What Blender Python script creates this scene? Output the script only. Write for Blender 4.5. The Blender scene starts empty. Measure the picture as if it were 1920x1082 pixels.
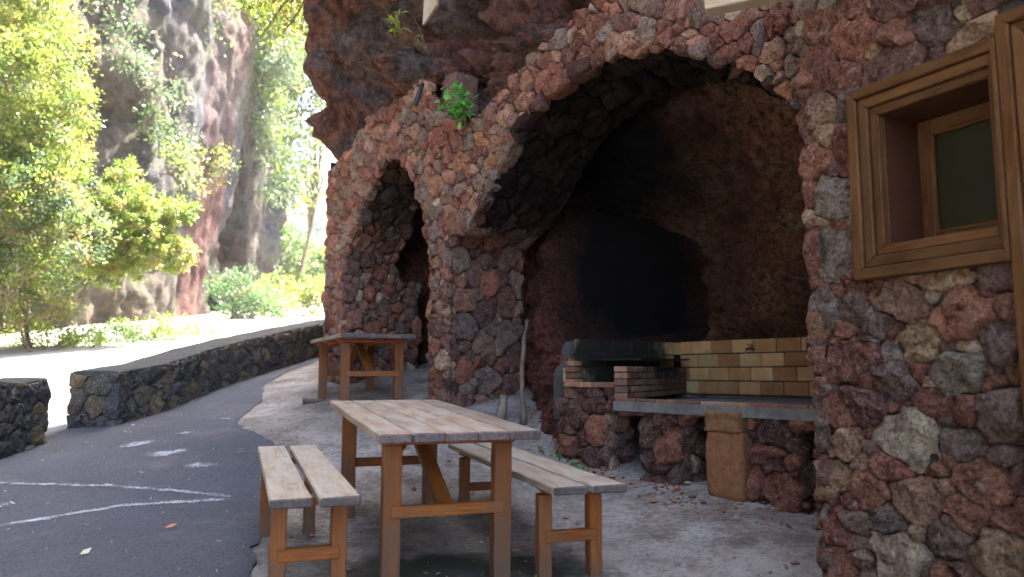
import bpy, math, random
import numpy as np
from mathutils import Matrix, Vector

random.seed(7)
S = bpy.context.scene
COL = S.collection

# ------------------------------------------------------------------ camera, sky, sun, exposure
F_PX = 1430.0
PITCH = math.atan(159 / F_PX)
cam_d = bpy.data.cameras.new('camera')
cam = bpy.data.objects.new('camera', cam_d)
COL.objects.link(cam)
cam.location = (0, 0, 0)
cam.rotation_euler = (math.radians(90) + PITCH, 0, 0)
cam_d.sensor_width = 36.0
cam_d.lens = 36.0 * F_PX / 1920.0
cam_d.clip_start = 0.05
cam_d.clip_end = 2000
cam_d.dof.use_dof = True
cam_d.dof.focus_distance = 5.2
cam_d.dof.aperture_fstop = 1.7
S.camera = cam

SUN_EL = math.radians(57)
SUN_AZ = math.radians(27)          # clockwise from +Y (north)
W = bpy.data.worlds.new('World')
S.world = W
W.use_nodes = True
wn = W.node_tree
wn.nodes.clear()
sky = wn.nodes.new('ShaderNodeTexSky')
sky.sky_type = 'NISHITA'
sky.sun_disc = False
sky.sun_elevation = SUN_EL
sky.sun_rotation = SUN_AZ
sky.air_density = .8
sky.dust_density = 4.0
sky.ozone_density = .4
bgn = wn.nodes.new('ShaderNodeBackground')
bgn.inputs['Strength'].default_value = 0.135
won = wn.nodes.new('ShaderNodeOutputWorld')
wn.links.new(sky.outputs[0], bgn.inputs[0])
wn.links.new(bgn.outputs[0], won.inputs[0])

sun_d = bpy.data.lights.new('sun', 'SUN')
sun_d.energy = 5.0
sun_d.angle = math.radians(0.55)
sun_d.color = (1.0, 0.95, 0.86)
sun = bpy.data.objects.new('sun', sun_d)
COL.objects.link(sun)
sd = Vector((math.sin(SUN_AZ) * math.cos(SUN_EL), math.cos(SUN_AZ) * math.cos(SUN_EL), math.sin(SUN_EL)))
sun.rotation_euler = sd.to_track_quat('Z', 'Y').to_euler()
sun.location = sd * 40

S.view_settings.view_transform = 'Standard'
S.view_settings.look = 'None'
S.view_settings.exposure = 3.85
S.view_settings.gamma = 1.0
S.render.engine = 'CYCLES'
S.cycles.use_denoising = True
S.cycles.max_bounces = 7
S.cycles.diffuse_bounces = 5
S.cycles.glossy_bounces = 2
S.cycles.transmission_bounces = 4
S.cycles.sample_clamp_indirect = 6.0

# ------------------------------------------------------------------ numeric helpers
CP, SP = math.cos(PITCH), math.sin(PITCH)


def proj(P):
    P = np.asarray(P, float)
    dep = P[..., 1] * CP + P[..., 2] * SP
    up = -P[..., 1] * SP + P[..., 2] * CP
    return np.stack([960 + F_PX * P[..., 0] / dep, 541 - F_PX * up / dep, dep], -1)


def ray(px, py):
    a = (px - 960) / F_PX
    b = (541 - py) / F_PX
    return np.array([a, CP - b * SP, SP + b * CP])


_NT = np.random.RandomState(99).rand(64 ** 3)


def vnoise(p, seed=0):
    """value noise from a 64-cubed lattice"""
    p = np.asarray(p, float)
    i = np.floor(p)
    f = p - i
    f = f * f * f * (f * (f * 6 - 15) + 10)
    i = i.astype(np.int64)
    ix = [((i[..., 0] + seed * 37 + d) & 63) << 12 for d in (0, 1)]
    iy = [((i[..., 1] + seed * 23 + d) & 63) << 6 for d in (0, 1)]
    iz = [(i[..., 2] + seed * 11 + d) & 63 for d in (0, 1)]
    fx, fy, fz = f[..., 0], f[..., 1], f[..., 2]
    g = 1 - fz
    q = []
    for x in ix:
        for y in iy:
            k = x + y
            q.append(_NT[k + iz[0]] * g + _NT[k + iz[1]] * fz)
    r = (q[0] * (1 - fy) + q[1] * fy) * (1 - fx) + (q[2] * (1 - fy) + q[3] * fy) * fx
    return r * 2 - 1


def fbm(p, octv=4, seed=0, gain=0.5, ridged=False):
    p = np.asarray(p, float)
    a, s, t = 1.0, 0.0, 0.0
    for o in range(octv):
        v = vnoise(p * (2.03 ** o) + o * 17.3, seed + o)
        if ridged:
            v = 1 - 2 * np.abs(v)
        s = s + a * v
        t += a
        a *= gain
    return s / t


def smooth(e0, e1, x):
    t = np.clip((np.asarray(x, float) - e0) / (e1 - e0), 0, 1)
    return t * t * (3 - 2 * t)


# ------------------------------------------------------------------ ground height
_gp = np.array([(-.5, 3.5, -1.02), (-1.1, 4.95, -.97), (.1, 3.7, -1.02), (-.95, 3.3, -.96), (-1.5, 4.7, -.93), (.3, 3.7, -.99), (-.25, 5.3, -.94), (-1.75, 7.5, -.42), (-2.2, 8.6, -.35),
                (.3, 6.5, -.71), (1.0, 5.8, -.75), (1.64, 5.05, -.82), (2.0, 4.7, -.82), (-.82, 7.76, -.28), (-2.1, 9.47, -.13), (-2.4, 9.8, -.1)])
_gc = np.array([-1.1, -0.0044, 0.2924, -0.1766, 0.0248, 0.0166])


def _gbase(x, y):
    sp = lambda v, k: k * np.logaddexp(0, v / k)
    x = np.clip(x, -6, 4)
    B = np.stack([np.ones_like(x), x, sp(y - 5, .8), sp(y - 9, 1.5), x * sp(np.minimum(y, 9) - 4.5, .8), np.minimum(y, 5)], -1)
    return B @ _gc


def _grbf(x, y):
    d2 = (x[..., None] - _gp[:, 0]) ** 2 + (y[..., None] - _gp[:, 1]) ** 2
    return np.exp(-d2 / (2 * .9 ** 2))


_K = _grbf(_gp[:, 0], _gp[:, 1])
_gw = np.linalg.solve(_K.T @ _K + .15 * np.eye(len(_gp)), _K.T @ (_gp[:, 2] - _gbase(_gp[:, 0], _gp[:, 1])))


def ground(x, y):
    x = np.asarray(x, float)
    y = np.asarray(y, float)
    return _gbase(x, y) + _grbf(x, y) @ _gw + .03 * np.clip(-x - 5, 0, 8)


def gz(x, y):
    return float(ground(np.array([x]), np.array([y]))[0])


# ------------------------------------------------------------------ mesh / object helpers
WM = {}


def link(o, parent=None, basis=None):
    COL.objects.link(o)
    if basis is not None:
        o.matrix_basis = basis
    WM[o.name] = o.matrix_basis.copy()
    if parent is not None:
        o.parent = parent
        o.matrix_parent_inverse = WM[parent.name].inverted()
    return o


def tag(o, label=None, cat=None, group=None, kind=None):
    if label:
        o['label'] = label
    if cat:
        o['category'] = cat
    if group:
        o['group'] = group
    if kind:
        o['kind'] = kind
    return o


def empty(name, loc, label, cat, group=None):
    o = bpy.data.objects.new(name, None)
    o.empty_display_size = .1
    link(o, None, Matrix.Translation(Vector(loc)))
    return tag(o, label, cat, group, 'thing')


def new_mesh(name, verts, faces, smooth_=True):
    verts = np.ascontiguousarray(verts, dtype=np.float32)
    me = bpy.data.meshes.new(name)
    if isinstance(faces, np.ndarray):
        k = faces.shape[1]
        me.vertices.add(len(verts))
        me.vertices.foreach_set('co', verts.ravel())
        me.loops.add(faces.size)
        me.loops.foreach_set('vertex_index', faces.astype(np.int32).ravel())
        me.polygons.add(len(faces))
        me.polygons.foreach_set('loop_start', np.arange(0, faces.size, k, dtype=np.int32))
        me.polygons.foreach_set('loop_total', np.full(len(faces), k, dtype=np.int32))
        me.update(calc_edges=True)
    else:
        me.from_pydata(verts.tolist(), [], faces)
        me.update()
    if smooth_:
        me.polygons.foreach_set('use_smooth', np.ones(len(me.polygons), dtype=bool))
    return me


def set_col(me, cols, name='tint'):
    """cols: per-vertex (n,3) array"""
    a = me.color_attributes.new(name, 'FLOAT_COLOR', 'POINT')
    c = np.ones((len(me.vertices), 4), dtype=np.float32)
    c[:, :3] = cols
    a.data.foreach_set('color', c.ravel())


def mesh_obj(name, verts, faces, mat, parent=None, smooth_=True, col=None, center=True):
    verts = np.asarray(verts, float)
    c = verts.mean(0) if center else np.zeros(3)
    me = new_mesh(name, verts - c, faces, smooth_)
    if col is not None:
        set_col(me, np.asarray(col))
    for m in (mat if isinstance(mat, (list, tuple)) else [mat]):
        me.materials.append(m)
    o = bpy.data.objects.new(name, me)
    return link(o, parent, Matrix.Translation(Vector(c)))


def grid_faces(nu, nv, flip=False, wrap_u=False):
    f = []
    U = nu if wrap_u else nu - 1
    i, j = np.meshgrid(np.arange(U), np.arange(nv - 1), indexing='ij')
    a = (i * nv + j).ravel()
    i2 = (i + 1) % nu
    b = (i2 * nv + j).ravel()
    c = b + 1
    d = a + 1
    q = np.stack([a, b, c, d], 1)
    return q[:, ::-1] if flip else q


class MB:
    """collects pieces into one mesh"""

    def __init__(self):
        self.v, self.f, self.c, self.n = [], [], [], 0

    def add(self, v, f, c=None):
        v = np.asarray(v, float)
        self.v.append(v)
        for q in f:
            self.f.append([int(k) + self.n for k in q])
        self.c.append(np.tile(np.asarray(c if c is not None else (.5, .5, .5), float), (len(v), 1)) if c is None or np.ndim(c) == 1 else np.asarray(c))
        self.n += len(v)

    def build(self, name, mat, parent=None, smooth_=True):
        if not self.v:
            return None
        return mesh_obj(name, np.concatenate(self.v), self.f, mat, parent, smooth_, np.concatenate(self.c))


def rot(yaw, pit=0, rol=0):
    return Matrix.Rotation(yaw, 4, 'Z') @ Matrix.Rotation(pit, 4, 'X') @ Matrix.Rotation(rol, 4, 'Y')


def board(name, a, b, w, h, up, mats, parent, bev=.004, seg=7, cham=0.0, jit=.0012, seed=None, miter=(0, 0), col=None):
    """a straight piece of timber from a to b (centre line), w wide, h thick along up; long axis is local X"""
    a, b, up = Vector(a), Vector(b), Vector(up)
    X = (b - a)
    L = X.length
    X.normalize()
    Z = (up - up.dot(X) * X).normalized()
    Y = Z.cross(X)
    M = Matrix((X, Y, Z)).transposed().to_4x4()
    M.translation = (a + b) / 2
    rng = np.random.RandomState(seed if seed is not None else random.randrange(1 << 30))
    hw, hh = w / 2, h / 2
    be = min(bev, hw * .4, hh * .4)
    sec = [(-hw + be, -hh), (hw - be, -hh), (hw, -hh + be), (hw, hh - be), (hw - be, hh), (-hw + be, hh), (-hw, hh - be), (-hw, -hh + be)]
    xs = [-L / 2, -L / 2 + be] + [(-L / 2 + L * k / seg) for k in range(1, seg)] + [L / 2 - be, L / 2]
    vs = []
    for k, x in enumerate(xs):
        shr = be if k in (0, len(xs) - 1) else 0
        for (y, z) in sec:
            yy = y - np.sign(y) * shr
            zz = z - np.sign(z) * shr
            xx = x
            if cham and k < 2 and z < 0:
                xx = x + cham
            if cham and k >= len(xs) - 2 and z < 0:
                xx = x - cham
            if k < 2:
                xx += miter[0] * (y + hw)
            if k >= len(xs) - 2:
                xx -= miter[1] * (y + hw)
            vs.append((xx, yy + rng.uniform(-jit, jit), zz + rng.uniform(-jit, jit)))
    n = len(xs)
    fs = []
    for k in range(n - 1):
        for q in range(8):
            q2 = (q + 1) % 8
            fs.append([k * 8 + q, (k + 1) * 8 + q, (k + 1) * 8 + q2, k * 8 + q2][::-1])
    fs.append([q for q in range(8)][::-1])
    fs.append([(n - 1) * 8 + q for q in range(8)])
    me = new_mesh(name, np.array(vs), fs, False)
    if col is not None:
        set_col(me, np.tile(np.asarray(col, float), (len(vs), 1)))
    mats = mats if isinstance(mats, (list, tuple)) else [mats]
    for m in mats:
        me.materials.append(m)
    if len(mats) > 1:
        npol = len(me.polygons)
        me.polygons[npol - 1].material_index = 1
        me.polygons[npol - 2].material_index = 1
        for k in list(range(8)) + list(range(npol - 10, npol - 2)):
            me.polygons[k].material_index = 1
    o = bpy.data.objects.new(name, me)
    return link(o, parent, M)


def boulder(name, c, size, mat, parent, col, seed, amp=.16, sub=3, boxy=.55, M=None):
    """a rounded rough block"""
    rng = np.random.RandomState(seed)
    n = 5 + 2 * sub
    vs, fs = [], []
    idx = {}
    g = np.linspace(-1, 1, n)

    def vid(p):
        k = tuple(np.round(p, 5))
        if k not in idx:
            idx[k] = len(vs)
            vs.append(p)
        return idx[k]
    for ax in range(3):
        for sgn in (-1, 1):
            for i in range(n - 1):
                for j in range(n - 1):
                    q = []
                    for (di, dj) in ((0, 0), (1, 0), (1, 1), (0, 1)):
                        p = [0, 0, 0]
                        p[ax] = sgn
                        p[(ax + 1) % 3] = g[i + di]
                        p[(ax + 2) % 3] = g[j + dj]
                        q.append(vid(p))
                    fs.append(q if sgn > 0 else q[::-1])
    v = np.array(vs, float)
    sph = v / np.linalg.norm(v, axis=1)[:, None]
    v = boxy * v + (1 - boxy) * sph * 1.15
    off = rng.uniform(-50, 50, 3)
    nn = fbm(v * 1.3 + off, 4, seed % 997)
    nf = fbm(v * 4.5 + off, 3, seed % 991)
    v = v * (1 + amp * nn + amp * .35 * nf)[:, None]
    v = v * np.asarray(size) / 2
    if M is not None:
        v = v @ np.array(M.to_3x3()).T
    v = v + np.asarray(c)
    cols = np.tile(np.asarray(col, float), (len(v), 1))
    return mesh_obj(name, v, fs, mat, parent, True, cols)


# ------------------------------------------------------------------ materials
def mat(name):
    m = bpy.data.materials.new(name)
    m.use_nodes = True
    t = m.node_tree
    b = t.nodes['Principled BSDF']
    return m, t, b, t.nodes, t.links


def N(t, typ, **kw):
    n = t.nodes.new(typ)
    for k, v in kw.items():
        setattr(n, k, v)
    return n


def mixc(t, fac, a, b, mode='MIX'):
    n = t.nodes.new('ShaderNodeMix')
    n.data_type = 'RGBA'
    n.blend_type = mode
    for sock, v in ((n.inputs[0], fac), (n.inputs[6], a), (n.inputs[7], b)):
        if hasattr(v, 'links') or isinstance(v, bpy.types.NodeSocket):
            t.links.new(v, sock)
        elif isinstance(v, (int, float)):
            sock.default_value = v
        else:
            sock.default_value = (v[0], v[1], v[2], 1)
    return n.outputs[2]


def noise(t, vec, scale, detail=4, rough=.55, dist=0.0):
    n = t.nodes.new('ShaderNodeTexNoise')
    n.inputs['Scale'].default_value = scale
    n.inputs['Detail'].default_value = detail
    n.inputs['Roughness'].default_value = rough
    n.inputs['Distortion'].default_value = dist
    if vec is not None:
        t.links.new(vec, n.inputs['Vector'])
    return n.outputs[0]


def voro(t, vec, scale, feature='F1'):
    n = t.nodes.new('ShaderNodeTexVoronoi')
    n.feature = feature
    n.inputs['Scale'].default_value = scale
    if vec is not None:
        t.links.new(vec, n.inputs['Vector'])
    return n.outputs['Distance']


def ramp(t, fac, stops):
    n = t.nodes.new('ShaderNodeValToRGB')
    el = n.color_ramp.elements
    while len(el) < len(stops):
        el.new(.5)
    for e, (p, c) in zip(el, stops):
        e.position = p
        e.color = (c, c, c, 1) if isinstance(c, (int, float)) else (c[0], c[1], c[2], 1)
    t.links.new(fac, n.inputs[0])
    return n.outputs[0]


def math_(t, op, a, b=None):
    n = t.nodes.new('ShaderNodeMath')
    n.operation = op
    for s, v in ((n.inputs[0], a), (n.inputs[1], b)):
        if v is None:
            continue
        if isinstance(v, bpy.types.NodeSocket):
            t.links.new(v, s)
        else:
            s.default_value = v
    return n.outputs[0]


def bump(t, b, height, strength, dist, prev=None):
    n = t.nodes.new('ShaderNodeBump')
    n.inputs['Strength'].default_value = strength
    n.inputs['Distance'].default_value = dist
    t.links.new(height, n.inputs['Height'])
    if prev is not None:
        t.links.new(prev, n.inputs['Normal'])
    t.links.new(n.outputs[0], b.inputs['Normal'])
    return n.outputs[0]


def pos(t):
    return t.nodes.new('ShaderNodeNewGeometry').outputs['Position']


def objc(t, scale=(1, 1, 1), rnd=True):
    tc = t.nodes.new('ShaderNodeTexCoord')
    mp = t.nodes.new('ShaderNodeMapping')
    mp.inputs['Scale'].default_value = scale
    t.links.new(tc.outputs['Object'], mp.inputs['Vector'])
    if rnd:
        oi = t.nodes.new('ShaderNodeObjectInfo')
        cx = t.nodes.new('ShaderNodeCombineXYZ')
        mu = math_(t, 'MULTIPLY', oi.outputs['Random'], 37.0)
        for k in range(3):
            t.links.new(mu, cx.inputs[k])
        t.links.new(cx.outputs[0], mp.inputs['Location'])
    return mp.outputs[0]


def spec(b, rough, s=.3):
    b.inputs['Roughness'].default_value = rough
    b.inputs['Specular IOR Level'].default_value = s


def stone_material(name, pit=1.0, lichen=.5, rough=.95, bumpd=.012, dust=.5):
    m, t, b, nn, ll = mat(name)
    p = pos(t)
    at = N(t, 'ShaderNodeVertexColor', layer_name='tint')
    base = at.outputs[0]
    n1 = noise(t, p, 12, 6, .72)
    c = mixc(t, ramp(t, n1, [(.38, 0.0), (.62, 1.0)]), mixc(t, 1.0, base, (1.45, 1.4, 1.35), 'MULTIPLY'), mixc(t, 1.0, base, (.60, .50, .46), 'MULTIPLY'))
    n2 = noise(t, p, 44, 7, .82)
    c = mixc(t, ramp(t, n2, [(.50, 0.0), (.62, .85)]), c, mixc(t, dust, mixc(t, 1.0, base, (2.3, 2.2, 2.1), 'MULTIPLY'), (.40, .31, .25)))
    dk = ramp(t, noise(t, p, 60, 6, .8), [(.38, 1.0), (.49, 0.0)])
    c = mixc(t, math_(t, 'MULTIPLY', dk, .88), c, mixc(t, 1.0, base, (.20, .17, .16), 'MULTIPLY'))
    pits = ramp(t, voro(t, p, 95), [(.12, 1.0), (.32, 0.0)])
    c = mixc(t, math_(t, 'MULTIPLY', pits, .7 * pit), c, mixc(t, 1.0, base, (.15, .12, .11), 'MULTIPLY'))
    li = ramp(t, noise(t, p, 10, 9, .82), [(.575, 0.0), (.64, 1.0)])
    li2 = ramp(t, noise(t, p, 70, 4, .7), [(.42, 0.0), (.55, 1.0)])
    c = mixc(t, math_(t, 'MULTIPLY', math_(t, 'MULTIPLY', li, li2), min(1.0, lichen * 1.7)), c, (.50, .44, .37))
    gl = ramp(t, noise(t, p, 3.1, 8, .75), [(.60, 0.0), (.70, .5)])
    c = mixc(t, math_(t, 'MULTIPLY', gl, lichen * 1.6), c, (.33, .25, .09))
    ll.new(c, b.inputs['Base Color'])
    h = math_(t, 'ADD', math_(t, 'MULTIPLY', noise(t, p, 30, 10, .82), 1.5), math_(t, 'MULTIPLY', math_(t, 'MINIMUM', voro(t, p, 80), .35), 1.5 * pit))
    bump(t, b, h, 1.0, bumpd * 4.5)
    spec(b, rough, .15)
    return m


def plain_rock(name, cols, scale=1.0, bumpd=.05, streak=None, soot_shade=None, mott=1.0):
    """cols: list of (pos,colour) for a noise ramp"""
    m, t, b, nn, ll = mat(name)
    p = pos(t)
    n1 = noise(t, p, .9 * scale, 8, .68, .6)
    n2 = noise(t, p, 7 * scale, 7, .7)
    c = ramp(t, n1, cols)
    c = mixc(t, ramp(t, n2, [(.40, .95 * min(1, mott + .2)), (.58, 0.0)]), c, mixc(t, 1.0, c, (.30, .26, .25), 'MULTIPLY'))
    n3 = noise(t, p, 19 * scale, 8, .8)
    c = mixc(t, ramp(t, n3, [(.50, 0.0), (.66, .75 * mott)]), c, mixc(t, .45, mixc(t, 1.0, c, (1.9, 1.75, 1.6), 'MULTIPLY'), (.40, .32, .25)))
    n4 = noise(t, p, 33 * scale, 6, .75)
    c = mixc(t, ramp(t, n4, [(.37, .8 * mott), (.47, 0.0)]), c, mixc(t, 1.0, c, (.22, .19, .18), 'MULTIPLY'))
    if streak:
        mp = N(t, 'ShaderNodeMapping')
        mp.inputs['Scale'].default_value = (1.2, 1.2, .12)
        ll.new(p, mp.inputs['Vector'])
        st = ramp(t, noise(t, mp.outputs[0], 1.6, 5, .6), [(.5, 0.0), (.66, 1.0)])
        c = mixc(t, math_(t, 'MULTIPLY', st, .8), c, streak)
    if soot_shade:
        (sc, sr, amt) = soot_shade
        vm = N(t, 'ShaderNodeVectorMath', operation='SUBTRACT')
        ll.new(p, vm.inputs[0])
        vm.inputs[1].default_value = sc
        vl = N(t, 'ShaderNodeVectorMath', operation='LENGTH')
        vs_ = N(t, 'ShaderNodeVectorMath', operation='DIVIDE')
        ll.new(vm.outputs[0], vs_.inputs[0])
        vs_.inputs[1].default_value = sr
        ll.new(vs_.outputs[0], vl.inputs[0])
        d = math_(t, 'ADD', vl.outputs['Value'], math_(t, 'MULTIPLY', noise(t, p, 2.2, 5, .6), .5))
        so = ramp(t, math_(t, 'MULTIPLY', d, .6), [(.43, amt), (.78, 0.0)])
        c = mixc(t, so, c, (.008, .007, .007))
    ll.new(c, b.inputs['Base Color'])
    h = math_(t, 'ADD', noise(t, p, 5 * scale, 11, .78), math_(t, 'MULTIPLY', n4, .3))
    bump(t, b, h, 1.0, bumpd * 1.3)
    spec(b, .95, .15)
    return m


M_STONE = stone_material('volcanic_stone', 1.0, .62)
M_SOOTSHADE_STONE = stone_material('soot_shade_stone', 1.0, 0.0, .95, .012, 0.0)  # no pale flecks; carries soot and the shade painted on arch undersides
M_BASALT = stone_material('basalt_stone', .3, .12, .85, .006)
M_MORTAR = plain_rock('mortar', [(.3, (.035, .027, .023)), (.7, (.085, .066, .055))], 6, .02, mott=.5)
M_GREYMORTAR = plain_rock('grey_mortar', [(.3, (.05, .05, .048)), (.7, (.10, .098, .09))], 5, .015, mott=.3)
M_CLIFF = plain_rock('red_cliff_rock', [(.28, (.075, .058, .056)), (.40, (.20, .092, .070)), (.47, (.30, .125, .080)), (.54, (.16, .115, .10)), (.60, (.22, .175, .15)), (.66, (.32, .16, .09)), (.78, (.38, .28, .20))], 1.1, .24, None, mott=.75)
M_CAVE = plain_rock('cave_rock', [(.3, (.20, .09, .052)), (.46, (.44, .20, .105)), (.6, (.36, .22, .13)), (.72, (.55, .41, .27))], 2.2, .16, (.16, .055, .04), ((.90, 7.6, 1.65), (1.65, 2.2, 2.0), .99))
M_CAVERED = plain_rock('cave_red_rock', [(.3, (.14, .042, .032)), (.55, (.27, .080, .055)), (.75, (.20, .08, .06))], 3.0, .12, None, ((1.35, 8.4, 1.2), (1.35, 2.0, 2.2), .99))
M_GORGE = plain_rock('gorge_rock', [(.25, (.06, .06, .065)), (.42, (.15, .14, .145)), (.55, (.12, .10, .09)), (.65, (.22, .13, .11)), (.8, (.26, .22, .17))], .45, .25, (.20, .16, .12))


def make_wood(name, stops, weather=None, rough=.5, s=.35, scale=1.0, stain=None):
    m, t, b, nn, ll = mat(name)
    v = objc(t, (1.2 * scale, 16 * scale, 16 * scale))
    g = noise(t, v, 2.2, 7, .62, 1.2)
    fine = noise(t, objc(t, (3 * scale, 140 * scale, 140 * scale)), 1.0, 3, .6)
    c = ramp(t, g, stops)
    c = mixc(t, ramp(t, fine, [(.4, .45), (.6, 0.0)]), c, mixc(t, 1.0, c, (.45, .38, .32), 'MULTIPLY'))
    blot = noise(t, objc(t, (1.6, 5, 5)), 2.0, 5, .6)
    if weather:
        c = mixc(t, ramp(t, blot, [(.38, 0.0), (.62, .9)]), c, weather)
    if stain:
        c = mixc(t, ramp(t, noise(t, objc(t, (2.2, 4, 4)), 3.1, 6, .65), [(.55, 0.0), (.68, .75)]), c, stain)
    oi = N(t, 'ShaderNodeObjectInfo')
    hsv = N(t, 'ShaderNodeHueSaturation')
    ll.new(c, hsv.inputs['Color'])
    ll.new(math_(t, 'ADD', math_(t, 'MULTIPLY', oi.outputs['Random'], .4), .8), hsv.inputs['Value'])
    ll.new(hsv.outputs[0], b.inputs['Base Color'])
    bump(t, b, math_(t, 'ADD', fine, math_(t, 'MULTIPLY', g, .6)), .5, .0035)
    spec(b, rough, s)
    return m


M_PLANK = make_wood('weathered_plank', [(.3, (.17, .095, .05)), (.5, (.28, .175, .10)), (.7, (.36, .25, .155))], (.31, .26, .21), .62, .35, 1.0, (.10, .085, .085))
M_SEAT = make_wood('weathered_seat_plank', [(.3, (.24, .155, .095)), (.5, (.36, .27, .18)), (.7, (.45, .37, .27))], (.38, .325, .255), .62, .3, 1.0, (.17, .135, .105))
M_ENDGRAIN = make_wood('plank_end_grain', [(.3, (.055, .04, .036)), (.6, (.13, .095, .08)), (.75, (.19, .15, .12))], None, .7, .25, 1.0)
M_LEG = make_wood('varnished_leg', [(.3, (.125, .031, .003)), (.5, (.24, .064, .005)), (.7, (.30, .088, .008))], (.13, .052, .018), .5, .25, 1.0)
def foot_wood():
    m = M_LEG.copy()
    m.name = 'varnished_leg_worn_foot'
    t = m.node_tree
    b = t.nodes['Principled BSDF']
    src = b.inputs['Base Color'].links[0].from_socket
    tc = t.nodes.new('ShaderNodeTexCoord')
    sx = t.nodes.new('ShaderNodeSeparateXYZ')
    t.links.new(tc.outputs['Generated'], sx.inputs[0])
    f = math_(t, 'ADD', sx.outputs[0], math_(t, 'MULTIPLY', math_(t, 'SUBTRACT', noise(t, pos(t), 9, 6, .7), .5), .7))
    c = mixc(t, ramp(t, f, [(.15, .85), (.62, 0.0)]), src, mixc(t, .5, mixc(t, 1.0, src, (.5, .5, .6), 'MULTIPLY'), (.12, .085, .06)))
    t.links.new(c, b.inputs['Base Color'])
    return m


M_FOOT = foot_wood()
M_BEAM = make_wood('varnished_beam', [(.3, (.28, .06, .014)), (.7, (.40, .11, .02))], None, .45, .4, 1.0)
M_FRAME = make_wood('window_timber', [(.3, (.036, .013, .003)), (.5, (.074, .027, .006)), (.7, (.118, .046, .010))], (.105, .048, .016), .55, .15, 1.6)
M_FRAMEDARK = make_wood('dark_reveal_timber', [(.3, (.05, .016, .008)), (.7, (.095, .032, .014))], None, .45, .4, 1.4)
M_RAFTER = make_wood('pale_timber', [(.3, (.30, .19, .10)), (.7, (.45, .32, .18))], (.38, .33, .26), .6, .3, 1.2)
M_STICK = make_wood('stick_wood', [(.3, (.07, .045, .03)), (.7, (.15, .10, .065))], (.13, .10, .075), .9, .1, 1.0)
M_BARK = make_wood('bark', [(.3, (.07, .05, .035)), (.7, (.16, .12, .085))], (.2, .16, .12), .9, .1, 1.0)


def simple(name, c, rough=.6, s=.3, metal=0.0, var=.25, nscale=12, bd=0.0):
    m, t, b, nn, ll = mat(name)
    p = pos(t)
    cc = mixc(t, math_(t, 'MULTIPLY', noise(t, p, nscale, 5, .6), var * 2), c, mixc(t, 1.0, c, (.4, .38, .36), 'MULTIPLY'))
    ll.new(cc, b.inputs['Base Color'])
    b.inputs['Metallic'].default_value = metal
    if bd:
        bump(t, b, noise(t, p, nscale * 6, 5, .65), .8, bd)
    spec(b, rough, s)
    return m


M_IRON = simple('black_iron', (.022, .019, .017), .6, .3, .5, .4, 20, .002)
M_STEEL = simple('dull_steel', (.32, .33, .34), .35, .5, .9, .3, 20)
M_BRASS = simple('tap_metal', (.34, .29, .20), .4, .5, .8, .3, 40)
M_GLASS, _t, _b, _n, _l = mat('dark_window_glass')
_b.inputs['Base Color'].default_value = (.022, .021, .007, 1)
spec(_b, .35, .25)
M_CONC = plain_rock('counter_concrete', [(.3, (.11, .105, .095)), (.7, (.20, .19, .17))], 4, .008, mott=.15)
M_BLACKPIPE = simple('black_pipe', (.02, .02, .02), .5)


def attr_mat(name, rough=.7, s=.3, nsc=20, bd=.002, mul=(.55, .45, .4), soot_shade=None):
    m, t, b, nn, ll = mat(name)
    p = pos(t)
    at = N(t, 'ShaderNodeVertexColor', layer_name='tint')
    c = mixc(t, ramp(t, noise(t, p, nsc, 6, .65), [(.35, .75), (.65, 0.0)]), at.outputs[0], mixc(t, 1.0, at.outputs[0], mul, 'MULTIPLY'))
    c = mixc(t, ramp(t, noise(t, p, nsc * 8, 3, .6), [(.62, 0.0), (.7, .55)]), c, (.06, .045, .035))
    if soot_shade:
        (sc, sr, amt) = soot_shade
        vm = N(t, 'ShaderNodeVectorMath', operation='SUBTRACT')
        ll.new(p, vm.inputs[0])
        vm.inputs[1].default_value = sc
        vd = N(t, 'ShaderNodeVectorMath', operation='DIVIDE')
        ll.new(vm.outputs[0], vd.inputs[0])
        vd.inputs[1].default_value = sr
        vl = N(t, 'ShaderNodeVectorMath', operation='LENGTH')
        ll.new(vd.outputs[0], vl.inputs[0])
        d = math_(t, 'ADD', vl.outputs['Value'], math_(t, 'MULTIPLY', noise(t, p, 6, 5, .6), .5))
        c = mixc(t, ramp(t, d, [(.75, amt), (1.35, 0.0)]), c, (.01, .009, .008))
    ll.new(c, b.inputs['Base Color'])
    bump(t, b, noise(t, p, nsc * 3, 6, .7), .7, bd)
    spec(b, rough, s)
    return m


SOOT = ((1.0, 7.15, .18), (1.15, 1.0, .6), .98)
M_TILE = attr_mat('glazed_firebrick', .55, .3, 5, .003, (.74, .50, .36))
M_TILESOOT = attr_mat('sooty_firebrick', .7, .25, 9, .003, (.72, .6, .48), SOOT)
M_BRICK = attr_mat('red_brick', .85, .2, 22, .004, (.5, .45, .42), SOOT)
M_BLOCK = attr_mat('orange_tuff', .95, .15, 26, .012, (.5, .42, .38))


def leaf_mat(name, trans=.45):
    m, t, b, nn, ll = mat(name)
    at = N(t, 'ShaderNodeVertexColor', layer_name='tint')
    ll.new(at.outputs[0], b.inputs['Base Color'])
    spec(b, .5, .35)
    tr = N(t, 'ShaderNodeBsdfTranslucent')
    hs = N(t, 'ShaderNodeHueSaturation')
    hs.inputs['Value'].default_value = 1.6
    ll.new(at.outputs[0], hs.inputs['Color'])
    ll.new(hs.outputs[0], tr.inputs['Color'])
    mx = N(t, 'ShaderNodeMixShader')
    mx.inputs[0].default_value = trans
    ll.new(b.outputs[0], mx.inputs[1])
    ll.new(tr.outputs[0], mx.inputs[2])
    ll.new(mx.outputs[0], t.nodes['Material Output'].inputs['Surface'])
    return m


M_LEAF = leaf_mat('leaf', .35)
M_DRYLEAF = leaf_mat('dry_leaf', .2)


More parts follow.
